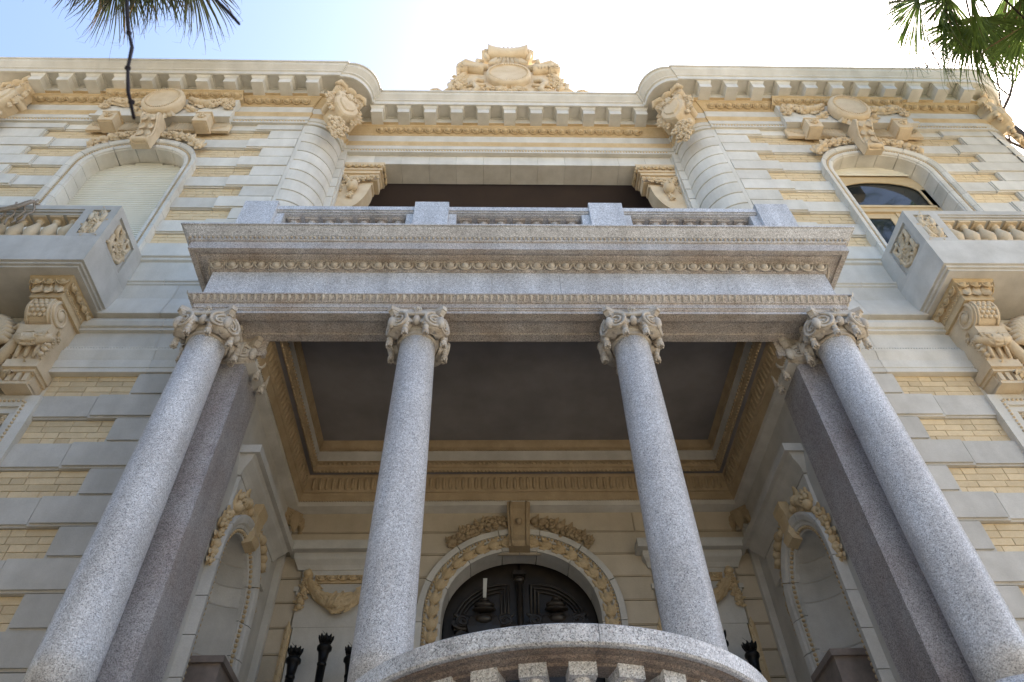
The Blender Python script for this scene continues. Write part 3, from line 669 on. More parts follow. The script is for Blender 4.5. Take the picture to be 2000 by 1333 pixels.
for S in (-1, 1):
    W = mir(S)
    XA, XB = 5.22, 2*CX-5.22
    s = MB(W); s.box(XA, XB, -.88, .02, 8.83, 9.33); s.box(XA+.03, XB-.03, -.85, .02, 8.79, 8.829); s.box(XA+.06, XB-.06, -.82, .02, 8.755, 8.789)
    bal = s.build('balcony', 'grey_render', house)
    for x0, x1 in ((XA, XA+.44), (XB-.44, XB)):
        p = MB(W); z0, z1 = 9.331, 10.05
        p.box(x0+.035, x1-.035, -.85, -.10, z0, z1-.02)            # core, recessed behind the frames
        # front frame
        for a, b, c0, c1 in ((x0, x0+.10, z0, z1), (x1-.11, x1, z0, z1), (x0+.10, x1-.11, z0, z0+.07), (x0+.10, x1-.11, z1-.10, z1)): p.box(a, b, -.88, -.84, c0, c1)
        xo = x0 if x0 == XA else x1-.036
        for a, b, c0, c1 in ((-.84, -.775, z0, z1), (-.27, 0, z0, z1), (-.775, -.27, z0, z0+.05), (-.775, -.27, z1-.12, z1)): p.box(xo, xo+.036, a, b, c0, c1)
        xi = x1-.036 if x0 == XA else x0
        p.box(xi, xi+.035, -.84, -.3, z0, z1-.001)
        pier = p.build('balcony_pier', 'grey_render', bal)
        r = MB(W @ front((x0+x1)/2-.005, -.85, 9.67)); scroll_panel(r, .25, .56, 5).build('carved_panel', 'pale_ochre', bal)
        if x0 == XA:
            r = MB(W @ frame((XA+.035, -.52, 9.655), (0,-1,0), (0,0,1), (-1,0,0))); scroll_panel(r, .50, .56, 9).build('carved_panel', 'pale_ochre', bal)
    rl = MB(W); rl.box(XA+.44, XB-.44, -.88, -.62, 9.96, 10.05); rl.box(XA+.44, XB-.44, -.865, -.64, 9.925, 9.959); rl.box(XA+.44, XB-.44, -.84, -.66, 9.885, 9.924); rl.build('handrail', 'grey_render', bal)
    MB(W).box(XA+.44, XB-.44, -.86, -.64, 9.331, 9.37).build('plinth_rail', 'grey_render', bal)
    for i in range(7):
        x = 5.80+.2165*i
        if x > XB-.5: break
        if bal_me is None:
            m = MB(); m.lathe(bal_prof, (0,0,0), 14); m.box(-.085,.085,-.085,.085,-.012,.05); m.box(-.08,.08,-.08,.08,.487,.515); o = m.build('baluster', 'pale_ochre', bal); bal_me = o.data; o.location = (S*x, -.75, 9.372)
        else: link('baluster', bal_me, bal, loc=(S*x, -.75, 9.372))
    # scroll consoles under the balcony
    for xc in (5.62, 2*CX-5.62):
        c = MB(W)
        out = [(.02,8.555)]+[(-.385+.20*math.cos(a), 8.355+.20*math.sin(a)) for a in [PI/2+i*PI*.95/11 for i in range(12)]]+[(-.36,8.15),(-.36,8.02),(-.33,7.9),(-.30,7.72),(-.29,7.62),(-.25,7.58),(-.25,7.53),(-.21,7.53),(-.21,7.40),(.02,7.40)]
        c.loft([[(x, y, z) for y, z in out] for x in (xc-.15, xc-.145, xc+.145, xc+.15)], cap=True)
        for x in (xc-.155, xc+.155):      # raised volute ring on each cheek
            pts = []; rad = []
            for i in range(30):
                t = i/29; a = 1.2+t*2*PI*1.5; rr = .19*(1-.72*t); pts.append((x, -.385+rr*math.cos(a), 8.355+rr*math.sin(a))); rad.append(.026*(1-.5*t))
            c.tube(pts, rad, 5); c.ell((x, -.385, 8.355), (.03, .07, .07), 8, 5)
        c.box(xc-.175, xc+.175, -.45, -.36, 8.02, 8.14)
        for q in (-.09, 0, .09): c.box(xc+q-.012, xc+q+.012, -.30, -.29, 8.05, 8.1)
        c.box(xc-.19, xc+.19, -.31, .02, 7.585, 7.70); c.box(xc-.17, xc+.17, -.275, .02, 7.54, 7.584)
        for q in (-.13, -.04, .05): c.box(xc+q, xc+q+.05, -.262, -.2, 7.41, 7.535)
        c.box(xc-.15, xc+.15, -.252, .02, 7.37, 7.41)
        for q in (-.10, 0, .10): c.tube([(xc+q, -.365, 7.95), (xc+q, -.345, 7.82), (xc+q, -.325, 7.72)], [.02, .026, .02], 5)
        cons = c.build('console_bracket', 'pale_ochre', bal)
        a = MB(W); a.box(xc-.188, xc+.188, -.59, .02, 8.47, 8.575); a.loft([[(x, y, z) for x, y in ((xc-xf,.0),(xc-xf,yf),(xc+xf,yf),(xc+xf,.0))] for xf, yf, z in ((.195,-.60,8.56),(.20,-.62,8.60),(.225,-.655,8.68),(.255,-.70,8.73),(.255,-.70,8.757))])
        ab = a.build('console_abacus', 'ochre_stone', bal)
        e = MB(W @ front(0, -.665, 8.665)); eggs(e, xc-.23, xc+.23, 0, 0, .15)
        for sg in (-1, 1): e.M = W @ frame((xc+sg*.235, 0, 8.665), (0,1,0), (0,0,1), (sg,0,0)); eggs(e, -.64, -.02, 0, 0, .15)
        for sg in (-1, 1): e.M = W; beads(e, [(xc+sg*.2, 0, 8.59), (xc+sg*.2, -.6, 8.59)], .016, .04)
        e.build('egg_and_dart', 'ochre_stone', bal)
        s_ = MB(W @ front(xc, -.385, 8.355))
        for r_ in range(8):
            th = 1.15-.27*r_
            for q in range(3+(r_ % 2)): s_.ell((-.06+.06*q-(.03 if r_ % 2 else 0), .20*math.sin(th), .20*math.cos(th)), (.031, .034, .022), 6, 4)
        for q in (-1, 1): s_.tube([(q*.115, .208*math.sin(1.5-.25*i), .208*math.cos(1.5-.25*i)) for i in range(12)], .014, 5)
        for q in (-1, 0, 1): s_.leaf(q*.10, .30, .22, -PI/2+q*.3, .16, .07, .08, 3)
        s_.build('fish_scale_carving', 'pale_ochre', bal)
        gw = MB(W @ front(xc, -.37, 7.99))
        cv = [(-.21+.42*i/10, .01-.075*math.sin(PI*i/10), .03*math.sin(PI*i/10)) for i in range(11)]
        gw.tube(cv, [.045+.035*math.sin(PI*i/10) for i in range(11)], 10)
        for i in range(9):
            t = (i+.5)/9; u = -.20+.40*t; v = .01-.075*math.sin(PI*t); rr = .045+.035*math.sin(PI*t)
            for q in (-1.2, -.4, .4, 1.2): gw.leaf(u, v+rr*math.sin(q)*.9, rr*math.cos(q)*.85+.02, (0 if t < .5 else PI)+g_.uniform(-.4, .4), .13, .034, .035, 2)
        for q in (-1, 1): gw.tube([(q*.06, .06, .02), (q*.065, -.05, .11), (q*.06, -.16, .05)], .012, 5)
        for sg in (-1, 1):
            gw.M = W @ frame((xc+sg*.175, -.30, 7.98), (0, sg, 0), (0,0,1), (sg,0,0))
            gw.garland([(-.05,.12),(.02,.0),(.05,-.16),(.07,-.34)], 0, .06, .07, .07, .3, 3)
        gw.build('laurel_garland', 'pale_ochre', bal)
    # shell and acanthus between the consoles, above the lower window
    sh_ = MB(W @ front(CX, -.06, 7.95))
    for i in range(19):
        a = PI*(.03+.94*i/18); sh_.tube([(0,-.05,.1),(.25*math.cos(a),-.05+.28*math.sin(a),.28),(.40*math.cos(a),-.05+.48*math.sin(a),.33),(.46*math.cos(a),-.05+.56*math.sin(a),.26)], [.02,.04,.05,.03], 6)
    sh_.plate([(.5*math.cos(2*PI*j/20), .12+.5*math.sin(2*PI*j/20)) for j in range(20)], -.05, .15, .05)
    for q in (-1, 1):
        sh_.tube([(q*.12,-.30,.1),(q*.40,-.22,.2),(q*.55,.05,.28),(q*.48,.28,.3),(q*.36,.2,.28)], [.05,.08,.08,.06,.04], 7)
        for i in range(5): sh_.leaf(q*(.30+.07*i), -.30+.10*i, .04, (0 if q > 0 else PI)-q*(.5-.22*i), .34, .10, .16, 4, 1.2)
        for i in range(4): sh_.leaf(q*.2, -.3, .06, -PI/2+q*(.4+.35*i), .30, .08, .12, 3)
        sh_.volute(q*.62, -.46, .1, .11, 1.7, q)
        for i in range(9): sh_.leaf(q*(.42+.03*(i % 3)), -.40+.11*i, .10+.02*(i % 2), (0 if q > 0 else PI)+q*(-.9+.25*i), .30, .075, .13, 4, 1.4)
        sh_.garland([(q*.45,.5),(q*.56,.3),(q*.6,.05)], .12, .08, .1, .09, .3, 81+q)
    sh_.rose(0,-.2,.28,.14)
    sh_.build('shell_carving', 'pale_ochre', house)
    # lower window surround, carved head, shutter leaf
    lw = MB(W).box(CX-.78, CX+.78, .3, .36, 3.4, 7.2).build('lower_window', 'window_glass', house)
    Mw = W @ front(CX, 0, 0)
    z = 7.36
    for q in (-1, 1):
        for i in range(9):
            z1 = 7.36-.40*i; b = MB(Mw)
            lo, hi = (q*.80, q*.97) if q > 0 else (-.97, -.80)
            b.box(lo, hi, z1-.397, z1, -.03, .075); 
            l2, h2 = (.72, .80) if q > 0 else (-.80, -.72); b.box(l2, h2, z1-.397, z1-(.243 if i == 0 else 0), -.30, .045)
            b.build('surround_block', 'white_stone', lw)
    for i in range(4):
        b = MB(Mw); x0 = -.80+.40*i; b.box(x0+.002, x0+.398, 7.20, 7.36, -.03, .0751); b.box(x0+.002, x0+.398, 7.12, 7.199, -.3, .045); b.build('surround_block', 'white_stone', lw)
    bs = MB(Mw); beads(bs, [(-.84,3.9,.078),(-.84,7.27,.078),(.84,7.27,.078),(.84,3.9,.078)], .02, .05); bs.build('bead_string', 'pale_ochre', lw, 'stuff')
    hd = MB(Mw); hd.garland([(-.7,7.06),(-.3,6.98),(0,6.95),(.3,6.98),(.7,7.06)], -.02, .10, .13, .1, .4, 8); hd.build('carved_head', 'pale_ochre', lw)
    f = MB(Mw); f.box(-.72, -.64, 3.6, 7.12, -.28, -.24); f.box(.64, .72, 3.6, 7.12, -.28, -.24); f.box(-.64, .64, 7.0, 7.12, -.28, -.24); f.build('window_frame', 'frame_paint', lw)
    shu = MB(W @ Matrix.Translation((CX-.70, -.06, 0)) @ Matrix.Rotation(math.radians(-62), 4, 'Z'))
    shu.box(0, .05, -.02, .02, 4.0, 6.95); shu.box(.55, .60, -.02, .02, 4.0, 6.95); shu.box(.05, .55, -.02, .02, 6.83, 6.95)
    shl = shu.build('shutter_leaf', 'white_shutter', lw) if S < 0 else None
    if shl:
        for i in range(30):
            b = MB(shu.M); z0 = 6.79-.055*i
            b.add([(.05,-.016,z0),(.55,-.016,z0),(.55,.016,z0+.045),(.05,.016,z0+.045),(.05,-.016,z0-.006),(.55,-.016,z0-.006),(.55,.016,z0+.039),(.05,.016,z0+.039)], [(0,1,2,3),(7,6,5,4),(0,4,5,1),(2,6,7,3)])
            b.build('louvre', 'white_shutter', lw)
rp = MB()
g_ = random.Random(3)
for i in range(4):
    pts = [(-6.62+.1*i+.03*math.sin(j*1.9+i), -.90+.02*math.cos(j+i), 10.12-.08*j) for j in range(8)]
    rp.tube(pts, .014, 5)
rp.tube([(-7.1,-.93,9.75),(-6.85,-.94,9.8),(-6.55,-.93,9.92),(-6.4,-.93,10.08),(-6.2,-.72,10.1)], .022, 6); rp.tube([(-7.1,-.93,9.65),(-6.8,-.95,9.72),(-6.5,-.95,9.85),(-6.33,-.94,10.06)], .022, 6)
tag(rp.build('rope', 'rope_fibre'), 'grey rope tied round the balustrade of the balcony by the closed shutter', 'rope')

# ================================================================== granite portico
por = thing('entrance_portico', 'speckled grey granite portico with four columns and a balustraded roof terrace', 'portico', (0, -1, 0))
por.location = (0, 0, 0)
def prun(prof):
    return [[(-(3.515+o), .02, z), (-(3.515+o), -1.05-o, z), (3.515+o, -1.05-o, z), (3.515+o, .02, z)] for o, z in prof]
arc = MB().loft(prun([(-.04,7.625),(0,7.625),(0,7.668),(.012,7.672),(.012,7.69),(.024,7.695),(.024,7.762),(.04,7.766)]))
arc.box(-3.50, 3.50, -1.04, -.65, 7.655, 7.86)
arc.box(-3.50, 3.50, -1.04, -.944, 7.626, 7.654); arc.box(-3.50, 3.50, -.747, -.647, 7.626, 7.654)
for S in (-1, 1): arc.M = mir(S); arc.box(3.10, 3.50, -.646, .02, 7.655, 7.86); arc.box(2.80, 3.099, -.646, -.60, 7.40, 8.3); arc.box(2.97, 3.099, -.60, .02, 7.64, 8.3); arc.box(3.41, 3.50, -.746, .02, 7.6265, 7.6535); arc.box(3.10, 3.19, -.646, .02, 7.6265, 7.6535)
arc = arc.build('architrave', 'warm_granite', por)
MB().loft(prun([(.04,7.766),(.045,7.776),(.085,7.825),(.10,7.832),(.10,7.85),(-.02,7.86)])).build('crown_moulding', 'warm_granite', arc)
lf = MB()
def leafrow(mb, M, u0, u1, pitch):
    n = int(round((u1-u0)/pitch)); p = (u1-u0)/n; mb.M = M
    for i in range(n):
        u = u0+(i+.5)*p
        mb.add([(u-.42*p,.035,.038),(u,-.04,.006),(u+.42*p,.035,.038),(u,.01,.05),(u-.2*p,.04,.05),(u+.2*p,.04,.05)], [(0,1,3),(1,2,3),(0,3,4),(3,2,5),(3,5,4)])
leafrow(lf, front(0,-1.095,7.80), -3.58, 3.58, .072)
for S in (-1, 1): leafrow(lf, mir(S) @ frame((3.56,0,7.80),(0,1,0),(0,0,1),(1,0,0)), -1.2, 0, .072)
lf.build('leaf_moulding', 'weathered_stone', arc, 'stuff')
fz = MB(); xs = [-3.515,-2.2,-.35,.42,2.32,3.515]
for a, b in zip(xs, xs[1:]): MB().box(a+.0015, b-.0015, -1.05, -.66, 7.855, 8.36).build('frieze_slab', 'granite', por)
for S in (-1, 1): MB(mir(S)).box(3.12, 3.513, -.659, .02, 7.855, 8.36).build('frieze_slab', 'granite', por)
pc = MB().loft(prun([(-.02,8.355),(.012,8.357),(.012,8.368),(.025,8.372),(.065,8.462),(.075,8.467),(.075,8.482),(.135,8.486),(.145,8.50),(.19,8.50),(.19,8.472),(.25,8.470),(.25,8.60),(.262,8.604),(.262,8.615)])).build('portico_cornice', 'warm_granite', por)
MB().loft(prun([(.262,8.615),(.27,8.62),(.27,8.668),(.285,8.673),(.30,8.69),(.345,8.735),(.362,8.76),(.382,8.765),(.385,8.785),(-.5,8.815)])).build('cornice_crown', 'granite', pc)
eggs(MB(tilted(0,-1.10,8.418,.5)), -3.55, 3.55, 0, 0, .165).build('egg_and_dart', 'weathered_stone', pc)
for S in (-1, 1): eggs(MB(mir(S) @ frame((3.555,0,8.42),(0,1,0),(0,0,1),(1,0,0))), -1.08, 0, 0, 0, .165).build('egg_and_dart', 'weathered_stone', pc)
bd = MB(front(0,-1.328,8.645)); beads(bd, [(-3.78,0,0),(3.78,0,0)], .021, .052)
for S in (-1, 1): bd.M = mir(S); beads(bd, [(3.795,-1.31,8.645),(3.795,0,8.645)], .021, .052)
bd.build('bead_moulding', 'weathered_stone', pc, 'stuff')
MB().box(-3.46, 3.46, -1.0, .9, 8.365, 8.79).build('terrace_slab', 'warm_granite', por)
# columns ------------------------------------------------------------
def capital(mb, h=.31, r=.185, sq=False):
    """local origin: top of the shaft, z up; abacus top at h."""
    if not sq: mb.lathe([(r,-.02),(r+.022,-.015),(r+.026,.0),(r+.014,.012),(r+.012,.03),(r+.034,.038),(r+.038,.055),(r+.03,.07),(r+.065,.12),(r+.075,.18),(r+.02,.215)], n=24)
    else:
        mb.box(-r-.02, r+.02, -r-.02, r+.02, -.02, .04); mb.box(-r-.05, r+.05, -r-.05, r+.05, .041, .215)
    A = (r+.105)*1.414; pts = []
    for k in range(4):
        a = PI/4+k*PI/2; c = Vector((math.cos(a), math.sin(a)))*A; t = Vector((-math.sin(a), math.cos(a)))
        pts.append(c-t*.03); pts.append(c+t*.03)
        nrm = Vector((math.cos(a+PI/4), math.sin(a+PI/4))); c2 = Vector((math.cos(a+PI/2), math.sin(a+PI/2)))*A
        for f in (.17, .33, .5, .67, .83): pts.append(c.lerp(c2, f)-nrm*.05*math.sin(PI*f))
    mb.loft([[(p.x*k, p.y*k, z) for p in pts] for k, z in ((.88,.20),(.89,.215),(.94,.235),(.96,.247),(.96,.252),(1.0,.255),(1.0,h))], close=True, cap=True)
    for k in range(4):
        a = PI/4+k*PI/2; d = Vector((math.cos(a), math.sin(a), 0)); mb.ell(d*(r+.10)+Vector((0,0,.10)), (.085,.085,.11), 10, 6); mb.ell(d*(r+.175)+Vector((0,0,.09)), (.045,.045,.085), 8, 6)
        a = k*PI/2; n = Vector((math.cos(a), math.sin(a), 0)); t = Vector((-n.y, n.x, 0)); base = mb.M
        for q in (-1, 1):
            nq = (n*.90+t*q*.43).normalized(); tq = (t*.90-n*q*.43).normalized()
            mb.M = base @ frame(n*(r+.088)+t*q*.185+Vector((0,0,.105)), tq, (0,0,1), nq); mb.volute(0, 0, .0, .112, 1.9, q, a0=PI/2, thick=.10, tr=.30)
        mb.M = base @ frame(n*(r+.06), t, (0,0,1), n)
        mb.rose(0, .275, .03, .052); mb.ell((0,.115,.025), (.042,.065,.045), 8, 6); mb.leaf(0,.245,.02,-PI/2,.11,.05,.06,2)
        mb.tube([(-.2,.2,.01),(-.1,.205,.035),(0,.19,.04),(.1,.205,.035),(.2,.2,.01)], [.02,.025,.025,.025,.02], 6)
        for q in (-1, 1):
            mb.leaf(q*.05,.06,.015,PI/2-q*.6,.13,.045,.055,2)
            for v, rr in ((.045,.036),(-.012,.037),(-.07,.042)): mb.ell((q*.105, v, .035), (rr*.9, rr*1.05, rr*.9), 8, 5)
            for j in range(6): mb.ell((q*.105+.026*math.cos(1.047*j), -.11, .035+.026*math.sin(1.047*j)), (.013,.022,.013), 5, 3)
        mb.M = base
    return mb
cap_me = shaft_me = base_me = None
COLS = [(-3.335,), (-1.135,), (1.135,), (3.335,)]
for (x,) in COLS:
    col = None
    if shaft_me is None:
        m = MB(); prof = []
        for i in range(15):
            t = i/14; prof.append((.219-.032*t**1.7, 3.74+(7.30-3.74)*t))
        m.lathe([(.235,3.70),(.235,3.725),(.215,3.74)]+prof, n=40); col = m.build('column', 'granite', por); shaft_me = col.data; col.location = (x, -.85, 0)
        m = MB(Matrix.Translation((0,0,7.315))); capital(m); k_ = m.build('capital', 'weathered_stone', col); cap_me = k_.data
        m = MB(); m.lathe([(.21,3.70),(.25,3.695),(.26,3.665),(.25,3.635),(.235,3.625),(.232,3.59),(.25,3.575),(.275,3.565),(.29,3.52),(.275,3.475),(.25,3.465)], n=36); m.box(-.29,.29,-.29,.29,3.36,3.466); m.box(-.27,.27,-.27,.27,2.3,3.36); m.box(-.31,.31,-.31,.31,3.30,3.359)
        k_ = m.build('column_base', 'granite', col); base_me = k_.data
    else:
        col = link('column', shaft_me, por, loc=(x, -.85, 0)); link('capital', cap_me, col); link('column_base', base_me, col)
pil_cap = None
for S in (-1, 1):
    W = mir(S)
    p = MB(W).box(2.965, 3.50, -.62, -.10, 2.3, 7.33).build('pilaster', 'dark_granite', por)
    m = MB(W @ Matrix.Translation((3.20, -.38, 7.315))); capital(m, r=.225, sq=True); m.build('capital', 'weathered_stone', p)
# roof balustrade ------------------------------------------------------
for x0, x1 in ((-3.53,-3.105), (-1.345,-.907), (.907,1.345), (3.105,3.53)):
    b = MB(); b.box(x0, x1, -1.06, -.64, 8.80, 9.90); post = b.build('balustrade_post', 'granite', por)
    for xa, xb in ((x0-.10, x0-.002), (x1+.002, x1+.10)):
        if abs(xa) < 3.45 and abs(xb) < 3.45: MB().box(xa, xb, -1.00, -.72, 8.81, 9.70).build('half_post', 'granite', post)
rb_me = None
for x0, x1, n in ((-3.105,-1.345,7), (-.907,.907,7), (1.345,3.105,7)):
    r_ = MB(); r_.box(x0+.002, x1-.002, -1.03, -.70, 9.745, 9.825); r_.box(x0+.002, x1-.002, -1.01, -.72, 9.72, 9.744); r_.box(x0+.002, x1-.002, -.985, -.74, 9.70, 9.719); rail = r_.build('balustrade_rail', 'granite', por)
    MB().box(x0+.002, x1-.002, -1.0, -.72, 8.81, 8.99).build('plinth_rail', 'granite', rail)
    w = (x1-x0-.2)/n
    for i in range(n):
        x = x0+.1+w*(i+.5)
        if rb_me is None:
            m = MB(); m.lathe([(r*.95, z*1.30) for r, z in bal_prof], n=14); m.box(-.085,.085,-.085,.085,-.002,.06); m.box(-.078,.078,-.078,.078,.672,.708); o = m.build('baluster', 'warm_granite', rail); rb_me = o.data; o.location = (x, -.86, 8.992)
        else: link('baluster', rb_me, rail, loc=(x, -.86, 8.992))

# ================================================================== porch recess: walls, ceiling, niches, door
porch = MB(); porch.box(-3.6, 3.6, -3.2, 2.6, 2.1, 2.25); pf = porch.build('porch_floor', 'porch_stone', house)
YB = 2.06
# ceiling tray
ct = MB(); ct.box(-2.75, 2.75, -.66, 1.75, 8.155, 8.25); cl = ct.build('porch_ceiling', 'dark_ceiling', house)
def ring_loft(mb, prof, yf=-.648):      # three sides: left, back, right; (d, z): d = distance from the walls
    return mb.loft([[(-(2.98-d*.8), yf, z), (-(2.98-d*.8), YB-d, z), (2.98-d*.8, YB-d, z), (2.98-d*.8, yf, z)] for d, z in prof])
ring_loft(MB(), [(.0,7.26),(.14,7.29),(.14,7.355),(.15,7.36)]).build('wall_cornice', 'grey_render', cl)
ring_loft(MB(), [(.15,7.36),(.16,7.37),(.175,7.41),(.19,7.44),(.19,7.455),(.21,7.46),(.225,7.50),(.245,7.66),(.26,7.69),(.27,7.70)]).build('fluted_cove', 'deep_ochre', cl)
ring_loft(MB(), [(.27,7.70),(.38,7.702)]).build('ceiling_border', 'dark_ceiling', cl)
ring_loft(MB(), [(.34,7.72),(.345,7.675),(.365,7.665),(.385,7.68),(.39,7.71),(.375,7.73),(.38,7.75),(.40,7.78),(.385,7.82),(.37,7.85)]).build('ceiling_frame', 'deep_ochre', cl)
ring_loft(MB(), [(.37,7.85),(.372,7.855),(.378,7.99),(.385,8.0)]).build('ceiling_band', 'grey_render', cl)
ring_loft(MB(), [(.385,8.0),(.40,8.005),(.395,8.06),(.42,8.11),(.43,8.16)]).build('ceiling_band', 'deep_ochre', cl)
fl = MB()
def flutes(mb, M, u0, u1):
    mb.M = M; n = int((u1-u0)/.085); p = (u1-u0)/n
    for i in range(n): mb.tube([(u0+(i+.5)*p, 7.485, .222), (u0+(i+.5)*p, 7.52, .232), (u0+(i+.5)*p, 7.62, .243), (u0+(i+.5)*p, 7.66, .247)], [.014, .024, .024, .016], 6, .8)
flutes(fl, frame((0,YB,0),(1,0,0),(0,0,1),(0,-1,0)), -2.74, 2.74)
for S in (-1, 1): flutes(fl, mir(S) @ frame((2.98,0,0),(0,1,0),(0,0,1),(-.8,0,0)), -.6, 1.80)
fl.build('cove_flutes', 'deep_ochre', cl, 'stuff')
r_ = lambda d, z: [(-(2.98-d*.8),-.64,z),(-(2.98-d*.8),YB-d,z),(2.98-d*.8,YB-d,z),(2.98-d*.8,-.64,z)]
bd = MB(); beads(bd, r_(.152,7.358), .012, .034); bd.build('bead_moulding', 'deep_ochre', cl, 'stuff')
bd = MB(); beads(bd, r_(.372,7.668), .018, .05); beads(bd, r_(.40,8.005), .014, .04); beads(bd, r_(.40,7.78), .022, .06); bd.build('carved_frame_moulding', 'deep_ochre', cl, 'stuff')
# back wall with coursed blocks
bw = MB(); bw.box(-3.4, -1.12, YB+.02, YB+.3, 2.2, 8.2); bw.box(1.12, 3.4, YB+.02, YB+.3, 2.2, 8.2)
DA, DB, DZ = .94, .86, 5.82
cur = arch_curve(1.13, 1.03, DZ, 2.25, 26, 2.1)
bw.add([(x, YB+.02, z) for x, z in cur]+[(x, YB+.02, 8.2) for x, z in cur], [(i, i+1, len(cur)+i+1, len(cur)+i) for i in range(len(cur)-1)])
bwall = bw.build('porch_back_wall', 'cream_render', house)
courses = [7.27, 6.965, 6.64, 6.325, 6.01, 5.70, 5.39, 5.08, 4.77, 4.46, 4.15]
def inner(z): return half_w(z, 1.20, 1.10, DZ, 2.1)
for S in (-1, 1):
    for i in range(len(courses)-1):
        z1, z0 = courses[i], courses[i+1]; hw = inner(z1)-.02 if i else 0.0
        if i < 2: segs = [(hw if hw > .02 else .003, 1.5 if i == 0 else 1.65), (1.5 if i == 0 else 1.65, 2.98)]
        else: segs = [(hw, 1.62), (2.66, 2.98)]
        for a, b in segs:
            q = MB(mir(S)); q.box(a+.003, b-.003, YB-.005, YB+.03, z0+.006, z1-.006); q.box(a+.012, b-.012, YB-.016, YB-.004, z0+.016, z1-.016); q.build('wall_block', 'cream_render', bwall)
    # side aedicule: hood, panel, garland
    W = mir(S); PX = 2.145
    h = MB(W); h.box(PX-.685, PX+.685, YB-.24, YB, 6.60, 6.72)
    h.loft([[(x, y, z) for x, y in ((PX-a,YB),(PX-a,YB-d),(PX+a,YB-d),(PX+a,YB))] for a, d, z in ((.555,.0,6.42),(.56,.05,6.42),(.57,.06,6.44),(.58,.08,6.47),(.61,.13,6.52),(.62,.14,6.54),(.62,.15,6.60))])
    ae = h.build('wall_aedicule', 'grey_render', house)
    p = MB(W); p.box(PX-.50, PX+.50, YB-.035, YB, 5.70, 6.45); p.box(PX-.48, PX+.48, YB-.03, YB, 3.9, 5.699); p.box(PX-.56, PX-.501, YB-.055, YB, 6.14, 6.20); p.box(PX+.501, PX+.56, YB-.055, YB, 6.14, 6.20); p.box(PX-.53, PX+.53, YB-.05, YB-.036, 6.10, 6.139) ; p.build('panel', 'grey_render', ae)
    e = MB(W); e.box(PX-.33, PX+.33, YB-.06, YB-.036, 6.24, 6.345); e.M = W @ front(PX, YB-.065, 6.30); eggs(e, -.32, .32, 0, 0, .13); e.build('egg_and_dart', 'ochre_stone', ae)
    gl = MB(W @ front(PX, YB-.04, 6.22))
    for q in (-1, 1):
        gl.volute(q*.42, .13, .06, .055, 1.4, q, thick=.06); gl.ell((q*.42,.13,.06), (.05,.05,.03), 8, 5)
        gl.garland([(q*.42,.07),(q*.435,-.08),(q*.45,-.22),(q*.46,-.36)], .02, .07, .085, .05, .35, 70+q)
    cv = [(-.42+.84*i/16, -.25+.30*(2*i/16-1)**2, .03) for i in range(17)]
    gl.tube(cv, [.045+.045*math.sin(PI*i/16) for i in range(17)], 10, .8)
    g_ = random.Random(8)
    for i in range(15):
        t = (i+.5)/15; u = -.40+.80*t; v = -.25+.30*(2*t-1)**2; rr = .045+.045*math.sin(PI*t); sl = math.atan(.30*4*(2*t-1)/.84*1.0)
        for q in (-1.2, -.5, .1, .7): gl.leaf(u, v+rr*math.sin(q)*.9, rr*.8*math.cos(q)+.025, (sl if t < .5 else PI+sl)+g_.uniform(-.5, .5), .14, .036, .045, 2)
        if i % 3 == 0: gl.ell((u, v-.02, rr*.8+.03), (.03,.03,.025), 6, 4)
    gl.tube([(-.05,-.14,.10),(.0,-.22,.13),(.06,-.33,.09)], .018, 5); gl.tube([(.03,-.14,.10),(.08,-.22,.13),(.12,-.32,.09)], .018, 5)
    gl.build('garland', 'ochre_stone', ae)
    for sg in (-1, 1):
        st = MB(W); st.box(PX+sg*.535-.04, PX+sg*.535+.04, YB-.03, YB, 4.0, 5.685); st.M = W @ front(PX+sg*.535, YB-.03, 4.85); [st.leaf(0, -.8+.1*i, 0, PI/2, .12, .035, .04, 2) for i in range(17)]; st.M = W
        st.build('carved_strip', 'ochre_stone', ae)
    # corner scroll bracket at the cornice
    cb = MB(W @ frame((2.98-.02, YB-.02, 7.12), (-.707,.707,0), (0,0,1), (-.707,-.707,0)))
    cb.plate([(-.15,.15),(-.13,.0),(-.06,-.10),(.06,-.10),(.13,.0),(.15,.15)], -.02, .10, .05); cb.volute(-.09,.0,.13,.07,1.7,-1); cb.volute(.09,.0,.13,.07,1.7,1); cb.rose(0,.06,.12,.06)
    for q in (-1, 1): cb.tube([(q*.12,-.04,.10),(q*.15,-.16,.08),(q*.13,-.28,.05)], [.05,.045,.03], 6)
    cb.leaf(0,.08,.12,-PI/2,.3,.08,.08,3)
    cb.build('corner_bracket', 'deep_ochre', ae)
    MB(W).box(2.90, 2.979, YB-.09, YB-.02, 2.25, 7.26).build('corner_strip', 'grey_render', ae)

